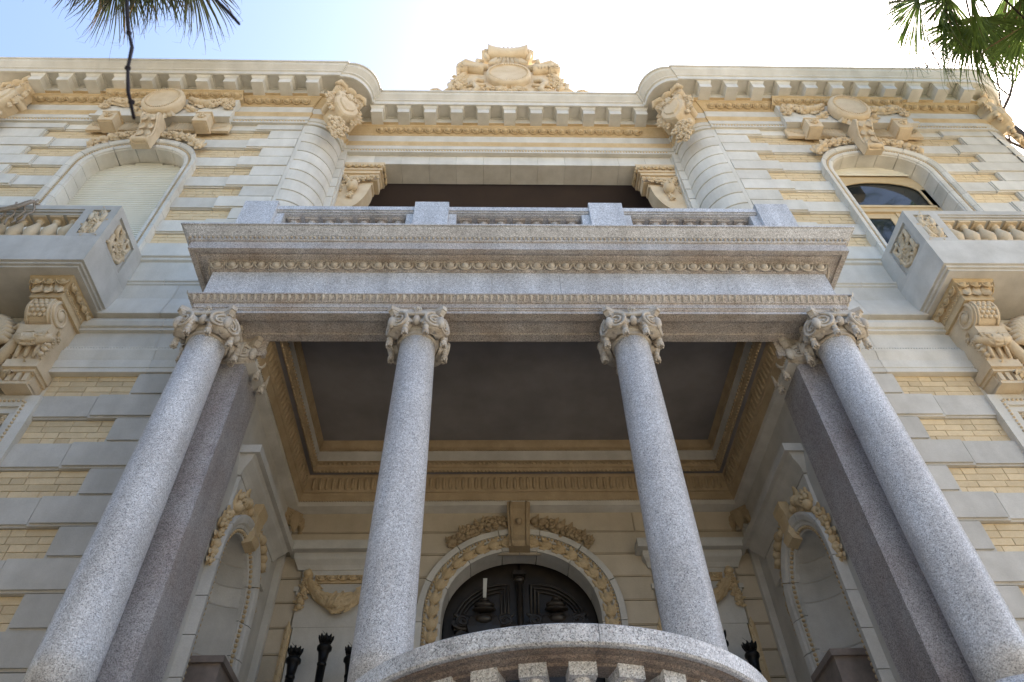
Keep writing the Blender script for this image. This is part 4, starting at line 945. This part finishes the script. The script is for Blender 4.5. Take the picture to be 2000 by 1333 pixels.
# ---- side walls with shell niches
for S in (-1, 1):
    W = mir(S); YN, NA, NZ = .69, .485, 5.48
    M = W @ frame((2.98, YN, 0), (0,1,0), (0,0,1), (-1,0,0))           # u along +Y, w out of the wall (towards the porch)
    s = MB(M); s.box(-1.2, -.6, 2.2, 8.2, -.4, 0); s.box(.6, 1.40, 2.2, 8.2, -.4, 0); s.box(-.6, .6, 2.2, 3.9, -.4, 0)
    cur = arch_curve(NA, NA, NZ, 3.9, 20, 2.0)
    nc = len(cur); o_ = [(max(-.6, min(.6, x*1.3)), z if z <= NZ else 8.2) for x, z in cur]; s.add([(x, z, 0) for x, z in cur]+[(a, 8.2 if z > NZ-.01 else z, 0) for (a, _), (x, z) in zip(o_, cur)], [(i, i+1, nc+i+1, nc+i) for i in range(nc-1)])
    sw = s.build('porch_side_wall', 'grey_render', house)
    # niche: stacked curved stones and a ribbed half dome
    zs = [3.9, 4.42, 4.95, 5.48]
    for z0, z1 in zip(zs, zs[1:]):
        n = MB(M); n.loft([[(NA*math.cos(PI*j/16), z, -.42*math.sin(PI*j/16)) for j in range(17)] for z in (z0+.003, z1-.003)], smooth=True); n.build('niche_stone', 'grey_render', sw)
    a_ = [0, .42, .86, PI/2]
    for t0, t1 in zip(a_, a_[1:]):
        n = MB(M); rows = []
        for i in range(5):
            t = t0+.004+(t1-t0-.008)*i/4; rows.append([(NA*math.cos(t)*math.cos(PI*j/16), NZ+NA*math.sin(t), -.42*math.cos(t)*math.sin(PI*j/16)) for j in range(17)])
        n.loft(rows, smooth=True).build('niche_stone', 'grey_render', sw)
    n = MB(M); n.loft([[(.52*math.cos(PI*j/12), z, -.45*math.sin(PI*j/12)-.005) for j in range(13)] for z in (3.9, 5.5)]); n.loft([[(.52*math.cos(t)*math.cos(PI*j/12), NZ+.52*math.sin(t), -.45*math.cos(t)*math.sin(PI*j/12)-.005) for j in range(13)] for t in (0,.4,.8,1.2,1.5)]); n.build('niche_core', 'mortar', sw)
    arch_blocks(cur, [(.0,-.02),(.0,.03),(.02,.04),(.045,.045),(.06,.07),(.09,.075),(.11,.095),(.16,.11),(.19,.11),(.19,-.0)], lambda L: [(L*(.5+k/13.), L*(.5+(k+1)/13.)) for k in (-6.5,-5.5,-4.5,-3.5,-2.5,-1.5,-.5,.5,1.5,2.5,3.5,4.5,5.5)], M, 'niche_surround', 'grey_render', sw)
    b = MB(M); nr = normals(cur); beads(b, [(p[0]+.032*q[0], p[1]+.032*q[1], .052) for p, q in zip(cur, nr)], .022, .052); b.build('bead_string', 'ochre_stone', sw, 'stuff')
    # hood, panel and carving
    h = MB(M); h.box(-.74, 1.14, 6.56, 6.66, 0, .21); h.loft([[(u, z, w) for u, w in ((-a,0),(-a,d),(a+.42,d),(a+.42,0))] for a, d, z in ((.61,.0,6.36),(.62,.04,6.36),(.64,.055,6.40),(.66,.08,6.44),(.69,.13,6.50),(.70,.14,6.53),(.71,.16,6.561))]); h.build('niche_hood', 'grey_render', sw)
    pn = MB(M); pn.box(-.60, .98, 5.95, 6.35, 0, .035); pn.build('panel', 'grey_render', sw)
    k = MB(M); prof = [(.02,5.92),(.12,5.95),(.145,6.02),(.11,6.12),(.12,6.26),(.15,6.34),(.15,6.40),(.02,6.40)]
    k.loft([[(u*(1+(.35*(z-5.9)))+.06, z, w) for w, z in prof] for u in (-.095,-.09,.09,.095)], cap=True); k.build('keystone', 'ochre_stone', sw)
    for q in (-1, 1):
        gl = MB(M)
        gl.garland([(.06+q*.14,6.18),(.06+q*.34,6.24),(.06+q*.52,6.12),(.06+q*.60,5.96)], .03, .12, .14, .08, .45, 3+q)
        gl.garland([(.06+q*.62,5.92),(q*.68+.03,5.72),(q*.70+.03,5.50),(q*.69+.03,5.26)], .01, .10, .12, .08, .45, 6+q)
        gl.build('flower_garland', 'ochre_stone', sw)
    pd = MB(M); pd.box(-.26, .26, 3.9, 4.56, -.30, .24); pd.box(-.29, .29, 4.56, 4.62, -.30, .27)
    pd.build('niche_plinth', 'marble_plinth', sw)
    for z in (4.25, 4.72): MB(M).box(.62, .78, z, z+.025, 0, .022).build('wall_vent', 'marble_plinth', sw)

# ---- doorway
DM = front(0, YB, 0)
cur = arch_curve(DA, DB, DZ, 2.25, 26, 2.1)
dw = MB(DM).box(-1.3, 1.3, 2.25, 7.1, -.62, -.52).build('doorway', 'door_wood', house)
arch_blocks(cur, [(.0,-.26),(.0,.045),(.02,.055),(.045,.06),(.055,.03),(.055,-.02)], even(23), DM, 'reveal_block', 'grey_render', dw)
arch_blocks(cur, [(.055,-.02),(.055,.03),(.16,.03),(.16,-.02)], even(1), DM, 'garland_bed', 'grey_render', dw)
arch_blocks(cur, [(.16,-.02),(.16,.055),(.175,.065),(.175,.05),(.21,.05),(.215,.08),(.285,.085),(.29,.08),(.29,-.01)], even(23), DM, 'surround_block', 'grey_render', dw)
b = MB(DM); nr = normals(cur); beads(b, [(p[0]+.192*q[0], p[1]+.192*q[1], .065) for p, q in zip(cur, nr)], .019, .043); b.build('bead_string', 'ochre_stone', dw, 'stuff')
gl = MB(DM); Ls = [0]
for a, c in zip(cur, cur[1:]): Ls.append(Ls[-1]+math.hypot(c[0]-a[0], c[1]-a[1]))
d = 1.6
while d < Ls[-1]-1.6:
    i = max(j for j in range(len(Ls)-1) if Ls[j] <= d); t = (d-Ls[i])/(Ls[i+1]-Ls[i]); p = [cur[i][k]+(cur[i+1][k]-cur[i][k])*t for k in (0, 1)]; q = nr[i]
    c_ = (p[0]+.108*q[0], p[1]+.108*q[1]); tx, ty = q[1], -q[0]; ang = math.atan2(ty, tx)*1.0
    dirn = ang if c_[0] < 0 else ang+PI
    gl.ell((c_[0], c_[1], .05), (.085, .062, .055), 8, 5, Matrix.Rotation(ang, 3, 'Z'))
    for sg in (-1, 0, 1): gl.leaf(c_[0]-math.cos(dirn)*.06, c_[1]-math.sin(dirn)*.06, .05, dirn+sg*.5, .17, .05, .06, 3)
    gl.ell((c_[0]+math.cos(dirn)*.085, c_[1]+math.sin(dirn)*.085, .05), (.03, .03, .03), 6, 4)
    d += .155
gl.build('fruit_garland', 'ochre_stone', dw)
k = MB(DM); prof = [(.02,6.66),(.14,6.68),(.17,6.74),(.13,6.84),(.12,7.0),(.15,7.14),(.20,7.20),(.20,7.30),(.02,7.30)]
k.loft([[(u*(1+.25*(z-6.66)), z, w) for w, z in prof] for u in (-.13,-.125,.125,.13)], cap=True)
for u in (-.09, .09): k.tube([(u*(1+.25*(z-6.66)), z, w+.008) for w, z in prof[1:-1]], .018, 5)
k.ell((0,7.04,.15), (.05,.05,.04), 8, 5); k.build('keystone', 'deep_ochre', dw)
for q in (-1, 1):
    sp = MB(DM); sp.garland([(q*.20,7.10),(q*.42,7.06),(q*.62,6.96),(q*.78,6.86),(q*.94,6.72)], .03, .11, .13, .08, .7, 51+q); sp.build('flower_spray', 'deep_ochre', dw)
# door leaves: carved panels, central post, coats of arms
for q in (-1, 1):
    lf_ = MB(DM); lf_.box(min(q*.02, q*.93), max(q*.02, q*.93), 2.26, 6.75, -.42, -.36); leaf_o = lf_.build('door_leaf', 'door_wood', dw)
    mo = MB(DM)
    for off in (0, .045, .09):
        pts = [(q*(.14+off), 5.92, -.345)]+[(q*(.14+off), 6.42-off*1.1, -.345)]+[(q*(.20+off*.6+(.62-off*1.6)*math.sin(a)), 5.85+(.58-off*1.2)*math.cos(a), -.345) for a in [.12+.2*i for i in range(8)]]
        mo.tube(pts, .018, 5)
    mo.box(min(q*.16,q*.80), max(q*.16,q*.80), 5.80, 5.87, -.36, -.28); mo.box(min(q*.13,q*.83), max(q*.13,q*.83), 5.87, 5.915, -.36, -.25); mo.box(min(q*.18,q*.78), max(q*.18,q*.78), 4.9, 5.80, -.36, -.33)
    mo.build('panel_moulding', 'door_wood', leaf_o)
    cr = MB(front(q*.44, YB+.33, 5.80) @ Matrix.Diagonal((1.25, 1, 1.3, 1)))
    cr.plate([(-.14,.16),(-.18,.02),(-.13,-.16),(0,-.26),(.13,-.16),(.18,.02),(.14,.16),(0,.20)], -.02, .10, .06)
    cr.ell((0,.10,.10), (.09,.07,.05), 10, 6)
    cr.ell((0,.30,.06), (.105,.05,.06), 10, 5); cr.ell((0,.24,.07), (.12,.028,.06), 10, 5); cr.ell((0,.365,.06), (.05,.035,.04), 8, 5)
    for sg in (-1, 1):
        cr.volute(sg*.20, .10, .08, .075, 1.6, sg); cr.volute(sg*.21, -.08, .07, .06, 1.6, -sg)
        for i in range(4): cr.leaf(sg*.15, .12-.1*i, .03, (0 if sg > 0 else PI)+sg*(.4-.25*i), .16, .05, .08, 3)
    cr.build('carved_arms', 'door_wood', leaf_o)
po = MB(DM); po.box(-.045, .045, 2.26, 6.56, -.37, -.30); po.tube([(0,5.2,-.29),(0,6.42,-.29)], .04, 10); po.box(-.08,.08,6.52,6.57,-.36,-.24); po.ell((0,6.46,-.29), (.07,.05,.05), 10, 6); po.build('door_post', 'door_wood', dw)
pp = MB().add([(-.455,YB+.24,6.10),(-.42,YB+.24,6.10),(-.405,YB+.22,6.45),(-.455,YB+.22,6.45),(-.455,YB+.246,6.10),(-.42,YB+.246,6.10),(-.405,YB+.226,6.45),(-.455,YB+.226,6.45)], [(0,1,2,3),(7,6,5,4),(0,4,5,1),(1,5,6,2),(2,6,7,3),(3,7,4,0)]); pp.M = Matrix()
tag(pp.build('paper_strip', 'white_paper'), 'narrow white strip stuck upright above the arms on the dark door', 'paper strip')

# ================================================================== round terrace balustrade
tb = thing('terrace_balustrade', 'semicircular speckled granite balustrade bulging forward at the foot of the columns', 'balustrade', (0, 0, 0))
TC = (0, -1.60); A0, A1 = PI*.93, PI*2.07
def arc_run(prof, n=40, close=True):
    return [[(TC[0]+r*math.cos(A0+(A1-A0)*j/n), TC[1]+r*math.sin(A0+(A1-A0)*j/n), z) for j in range(n+1)] for r, z in prof]
cuts = [A0, PI*1.235, PI*1.535, PI*1.775, A1]
for a, b in zip(cuts, cuts[1:]):
    t = MB(); n = 14; pr = [(.95,3.13),(1.225,3.13),(1.235,3.14),(1.235,3.222),(1.225,3.23),(.93,3.235),(.93,3.13)]
    t.loft([[(TC[0]+r*math.cos(a+.001+(b-a-.002)*j/n), TC[1]+r*math.sin(a+.001+(b-a-.002)*j/n), z) for j in range(n+1)] for r, z in pr+[pr[0]]]); t.build('handrail', 'granite', tb)
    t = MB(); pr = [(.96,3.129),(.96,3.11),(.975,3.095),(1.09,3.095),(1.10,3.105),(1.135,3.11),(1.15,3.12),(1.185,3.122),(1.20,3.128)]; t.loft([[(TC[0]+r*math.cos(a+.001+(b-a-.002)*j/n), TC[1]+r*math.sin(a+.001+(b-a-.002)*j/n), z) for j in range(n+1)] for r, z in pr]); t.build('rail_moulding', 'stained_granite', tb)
t = MB(); pr = [(1.2,2.27),(1.2,2.40),(1.17,2.43),(.98,2.43),(.98,2.27)]; t.loft(arc_run(pr)); t.build('plinth_rail', 'granite', tb)
tm = None; n = 17
for i in range(n):
    a = PI*1.518+(i-8)*.208
    if not (A0+.05 < a < A1-.05): continue
    loc = (TC[0]+1.045*math.cos(a), TC[1]+1.045*math.sin(a), 2.43)
    if tm is None:
        m = MB(); m.lathe([(r*.86, z*1.27) for r, z in bal_prof], n=16); m.box(-.064,.064,-.064,.064,.615,.68); m.box(-.075,.075,-.075,.075,0,.06); o = m.build('baluster', 'granite', tb); tm = o.data; o.location = loc
    else: o = link('baluster', tm, tb, loc=loc)
    o.rotation_euler = (0, 0, a+PI/2)

# ================================================================== candelabra
def candelabrum(S, label):
    t = thing('candelabrum', label, 'candelabrum', (S*2.12, 1.58, 2.25), 'bronze candelabra flanking the door')
    m = MB(); m.lathe([(.30,0),(.30,.08),(.22,.12),(.16,.3),(.10,.42),(.07,.8),(.09,1.1),(.06,1.4),(.05,1.9),(.085,2.0),(.06,2.1),(.045,2.35)], n=16); m.build('stem', 'black_bronze', t)
    arms = [(0,0,2.97)]+[(.30*math.cos(a), .24*math.sin(a), 2.84) for a in (0, PI)]
    for i, (x, y, z) in enumerate(arms):
        m = MB()
        if i == 0: m.tube([(0,0,2.3),(0,0,2.45),(0,0,z-.16)], [.04,.036,.045], 10)
        else:
            m.tube([(0,0,2.25),(x*.35,y*.35,2.22),(x*.8,y*.8,2.3),(x*1.02,y*1.02,2.48),(x,y,z-.14)], [.042,.042,.043,.045,.046], 9)
            for k, (f, h) in enumerate(((.55,2.30),(.85,2.40))):
                d = Vector((x, y, 0)).normalized(); p = Vector((x*f, y*f, h)); m.tube([p, p+d*-.07+Vector((0,0,.09)), p+d*-.04+Vector((0,0,.17))], [.022,.016,.004], 5)
        arm = m.build('arm', 'black_bronze', t)
        c = MB(Matrix.Translation((x,y,z)) @ Matrix.Diagonal((.8,.8,.92,1)) @ Matrix.Translation((-x,-y,-z))); c.lathe([(.055,-.17),(.062,-.15),(.062,-.135),(.054,-.13),(.07,-.02),(.075,0),(.098,.02),(.10,.05),(.085,.07),(.045,.085),(.045,.10),(.075,.115),(.088,.16),(.06,.15),(.0,.14)], (x,y,z-.02), 16)
        for k in range(9):
            a = 2*PI*k/9; c.tube([(x+.06*math.cos(a), y+.06*math.sin(a), z+.09), (x+.085*math.cos(a), y+.085*math.sin(a), z+.135), (x+.10*math.cos(a), y+.10*math.sin(a), z+.165)], [.024,.022,.006], 5)
        c.tube([(x,y,z+.12),(x-.02,y,z+.19),(x-.07,y,z+.235)], [.004,.003,.002], 4)
        c.build('torch_cup', 'black_bronze', t)
candelabrum(-1, 'black bronze candelabrum with torch cups left of the door')
candelabrum(1, 'black bronze candelabrum mostly hidden behind the right inner column')

# ================================================================== fan palms
def fan(mb, dry, base, dirv, size, sd, droop=.6, nseg=60, spread=2.8):
    g = random.Random(sd); d = Vector(dirv).normalized()
    side = d.cross(Vector((0,0,1)));  side = side.normalized() if side.length > .1 else Vector((1,0,0))
    nrm = side.cross(d).normalized(); hub = Vector(base)
    roll_ = g.uniform(-.5, .5); side, nrm = side*math.cos(roll_)+nrm*math.sin(roll_), nrm*math.cos(roll_)-side*math.sin(roll_)
    for i in range(nseg):
        a = spread*(i/(nseg-1)-.5)+g.uniform(-.03, .03); dr = d*math.cos(a)+side*math.sin(a)
        L = size*(.78+.22*math.cos(a))*g.uniform(.85, 1.08); w = .0125*size*g.uniform(.8, 1.2)
        tgt = dry if g.random() < .06 else mb
        pts = []; p = hub.copy(); v = dr.copy(); N = 6
        rows = []
        for k in range(N+1):
            t = k/N
            per = v.cross(nrm); per = per.normalized() if per.length > 1e-3 else side
            ww = w*(.25+1.4*t if t < .5 else 1.9*(1-t)**.8+.0)*1.0
            up_ = per.cross(v).normalized()
            rows.append([tuple(p-per*ww), tuple(p+up_*ww*.55), tuple(p+per*ww)])
            p = p+v*L/N; v = (v+Vector((0,0,-1))*droop*(t**1.6)*.75+Vector((g.uniform(-.06,.06), g.uniform(-.06,.06), 0))).normalized()
        tgt.loft(rows)
        # thread-like split tip
        if g.random() < .7: tgt.tube([rows[-2][1], tuple(Vector(rows[-1][1])+Vector((g.uniform(-.05,.05), g.uniform(-.05,.05), -.10))), tuple(Vector(rows[-1][1])+Vector((g.uniform(-.12,.12), g.uniform(-.12,.12), -.26)))], [.004,.003,.001], 3)
def palm(label, root, top, leaves, size, sd, droop, lm='palm_leaf'):
    t = thing('fan_palm', label, 'palm tree', root, 'fan palms in front of the mansion')
    R = Vector(root); T = Vector(top)-R
    pts = [(T.x*f**1.4, T.y*f**1.4, T.z*f) for f in [i/12 for i in range(13)]]
    m = MB(); m.tube(pts, [.26-.10*(i/12) for i in range(13)], 14)
    for i in range(60):
        f = .3+.7*i/60; a = i*2.4; c = Vector((T.x*f**1.4, T.y*f**1.4, T.z*f)); m.tube([c+Vector((.16*math.cos(a), .16*math.sin(a), -.05)), c+Vector((.21*math.cos(a), .21*math.sin(a), .02)), c+Vector((.19*math.cos(a), .19*math.sin(a), .09))], [.04,.04,.02], 4)
    m.build('trunk', 'bark', t)
    cr = MB(); dr = MB(); st = MB()
    for i, (az, el, ln) in enumerate(leaves):
        d = Vector((math.cos(az)*math.cos(el), math.sin(az)*math.cos(el), math.sin(el)))
        hub = T+d*ln+Vector((0,0,-.10*ln*ln))
        st.tube([tuple(T), tuple(T+d*ln*.5+Vector((0,0,.03))), tuple(hub)], [.03,.02,.014], 6)
        fan(cr, dr, hub, d+Vector((0,0,-.35)), size, sd+i, droop)
    st.build('leaf_stalks', 'bark', t); cr.build('crown', lm, t); dr.build('dry_fronds', 'palm_dry', t)
R_ = math.radians
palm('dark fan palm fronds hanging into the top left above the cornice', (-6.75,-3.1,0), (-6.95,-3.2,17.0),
     [(R_(175),R_(-12),.8),(R_(150),R_(-22),.9),(R_(125),R_(-28),1.0),(R_(95),R_(-32),.9),(R_(65),R_(-30),1.1),(R_(40),R_(-26),1.2),(R_(20),R_(-18),1.2),(R_(0),R_(-5),1.2),(R_(-40),R_(25),1.0),(R_(-100),R_(30),1.0),(R_(-150),R_(20),.9),(R_(60),R_(40),.9),(R_(200),R_(45),.9),(R_(110),R_(-8),1.2),(R_(50),R_(-8),1.4)], 1.5, 100, .45, 'palm_leaf_shaded')
palm('sunlit green fan palm fronds hanging over the right end of the cornice', (9.3,-3.6,0), (8.1,-2.7,15.9),
     [(R_(185),R_(-30),1.1),(R_(200),R_(-48),1.1),(R_(130),R_(-50),1.2),(R_(160),R_(-52),1.3),(R_(175),R_(-66),1.5),(R_(-40),R_(-60),1.3),(R_(-10),R_(-45),1.2),(R_(30),R_(-55),1.3),(R_(100),R_(-62),1.4),(R_(190),R_(-8),1.2),(R_(140),R_(-25),1.1),(R_(60),R_(-40),1.2),(R_(-80),R_(10),1.0),(R_(250),R_(30),1.0),(R_(0),R_(-70),1.7),(R_(60),R_(-72),1.9),(R_(210),R_(-30),.9),(R_(120),R_(-45),.9),(R_(85),R_(-45),1.3),(R_(20),R_(-20),1.0)], 1.4, 300, .75)

# ================================================================== bare tree behind the right corner
t = thing('bare_tree', 'leafless thin branched tree behind the right corner of the house', 'tree', (14.0, 2.4, 0))
def grow(mb, p, v, L, r, depth, g):
    pts = [p]; q = p.copy(); d = v.normalized()
    for k in range(5):
        d = (d+Vector((g.uniform(-.16,.16), g.uniform(-.16,.16), g.uniform(-.05,.12)))).normalized(); q = q+d*L/5; pts.append(q.copy())
    mb.tube(pts, [r*(1-.45*k/5) for k in range(6)], 5)
    if depth:
        for k in range(3): grow(mb, pts[2+k], (d+Vector((g.uniform(-.9,.9), g.uniform(-.9,.9), g.uniform(-.1,.6)))), L*g.uniform(.55,.8), r*.5, depth-1, g)
g = random.Random(12); m = MB(); m.tube([(0,0,0),(.1,.1,7),(-.1,.1,14),(-.4,0,21.5)], [.30,.24,.17,.08], 8); m.build('trunk', 'bark', t)
m = MB()
for k in range(9): grow(m, Vector((-.15-.02*k, 0, 16.5+.5*k)), Vector((g.uniform(-1.3,-.6) if k % 4 else .6, g.uniform(-.4,.2), .75)), 2.4, .05, 3, g)
m.build('branches', 'bark', t)

# ================================================================== hanging twigs near the lens
tw = MB(); g = random.Random(5)
tw.tube([(-1.42,-5.4,3.95),(-1.30,-5.4,3.62),(-1.235,-5.4,3.45),(-1.195,-5.4,3.35),(-1.155,-5.4,3.26),(-1.12,-5.4,3.14),(-1.075,-5.4,3.02),(-1.02,-5.4,2.90)], [.0046,.004,.0046,.0038,.0042,.0034,.0038,.0033], 6)
for k, (x, z) in enumerate(((-1.195,3.35),(-1.12,3.14),(-1.05,2.97))): tw.ell((x, -5.4, z), (.007,.006,.007), 6, 4)
tag(tw.build('hanging_twig', 'dark_twig'), 'long dark out of focus twig hanging down over the left window medallion', 'twig')
tw = MB(); tw.tube([(-1.22,-5.4,3.80),(-1.10,-5.4,3.66),(-1.005,-5.4,3.50),(-.985,-5.4,3.465),(-.96,-5.4,3.42)], [.003,.003,.0045,.004,.003], 6)
tag(tw.build('hanging_twig', 'dark_twig'), 'short dark blurred twig tip against the blue sky beside the left palm', 'twig')

# ================================================================== unseen trees added around the camera to shade the foot of the house
def added_shade_tree(label, root, H, rad, sd):
    t = thing('added_shade_tree', label, 'tree', root, 'added trees opposite the house, out of view'); g = random.Random(sd)
    m = MB(); m.tube([(0,0,0),(.1,.05,H*.25),(-.05,.1,H*.5),(.0,.0,H*.8)], [.28,.22,.16,.06], 9)
    for k in range(9):
        a = k*2.4; z = H*(.35+.05*k); e = (rad*.7*math.cos(a), rad*.7*math.sin(a), z+H*.16); m.tube([(0,0,z),(e[0]*.5,e[1]*.5,z+H*.06),e], [.09,.06,.02], 6)
    m.build('trunk', 'bark', t)
    c = MB(); cl = [(g.uniform(-.75,.75)*rad, g.uniform(-.75,.75)*rad, H*g.uniform(.38,.97), rad*g.uniform(.28,.5)) for k in range(34)]
    for x, y, z, r in cl:
        for i in range(170):
            d = Vector((g.gauss(0,1), g.gauss(0,1), g.gauss(0,1))).normalized()*r*g.uniform(.5,1.05); p = Vector((x,y,z))+d
            u = Vector((g.gauss(0,1), g.gauss(0,1), g.gauss(0,.6))).normalized(); v = u.orthogonal().normalized(); L = g.uniform(.17,.34)
            c.add([p-u*L, p+v*L*.45+u*.1*L, p+u*L, p-v*L*.45+u*.1*L], [(0,1,2,3)])
    c.build('crown', 'tree_leaf', t)
added_shade_tree('unseen broad leafy tree added for shade, nearest to the house on the left behind the viewer', (-8.8,-9.5,0), 10.5, 3.6, 1)
added_shade_tree('unseen tall leafy tree added for shade, straight behind the viewer', (-2.6,-12.5,0), 10.5, 3.8, 2)
added_shade_tree('unseen leafy tree added for shade, behind the viewer to the right', (4.4,-14.5,0), 9.0, 3.4, 3)
added_shade_tree('unseen leafy tree added for shade, far to the left beyond the front wing', (-14.0,-6.5,0), 11.0, 3.6, 5)
gv = MB().add([(-16,-10,.004),(16,-10,.004),(16,2,.004),(-16,2,.004)], [(0,1,2,3)]).build('added_forecourt', 'added_gravel'); gv['kind'] = 'structure'  # unseen dark ground sheet, added to cut bounce light on the lower facade
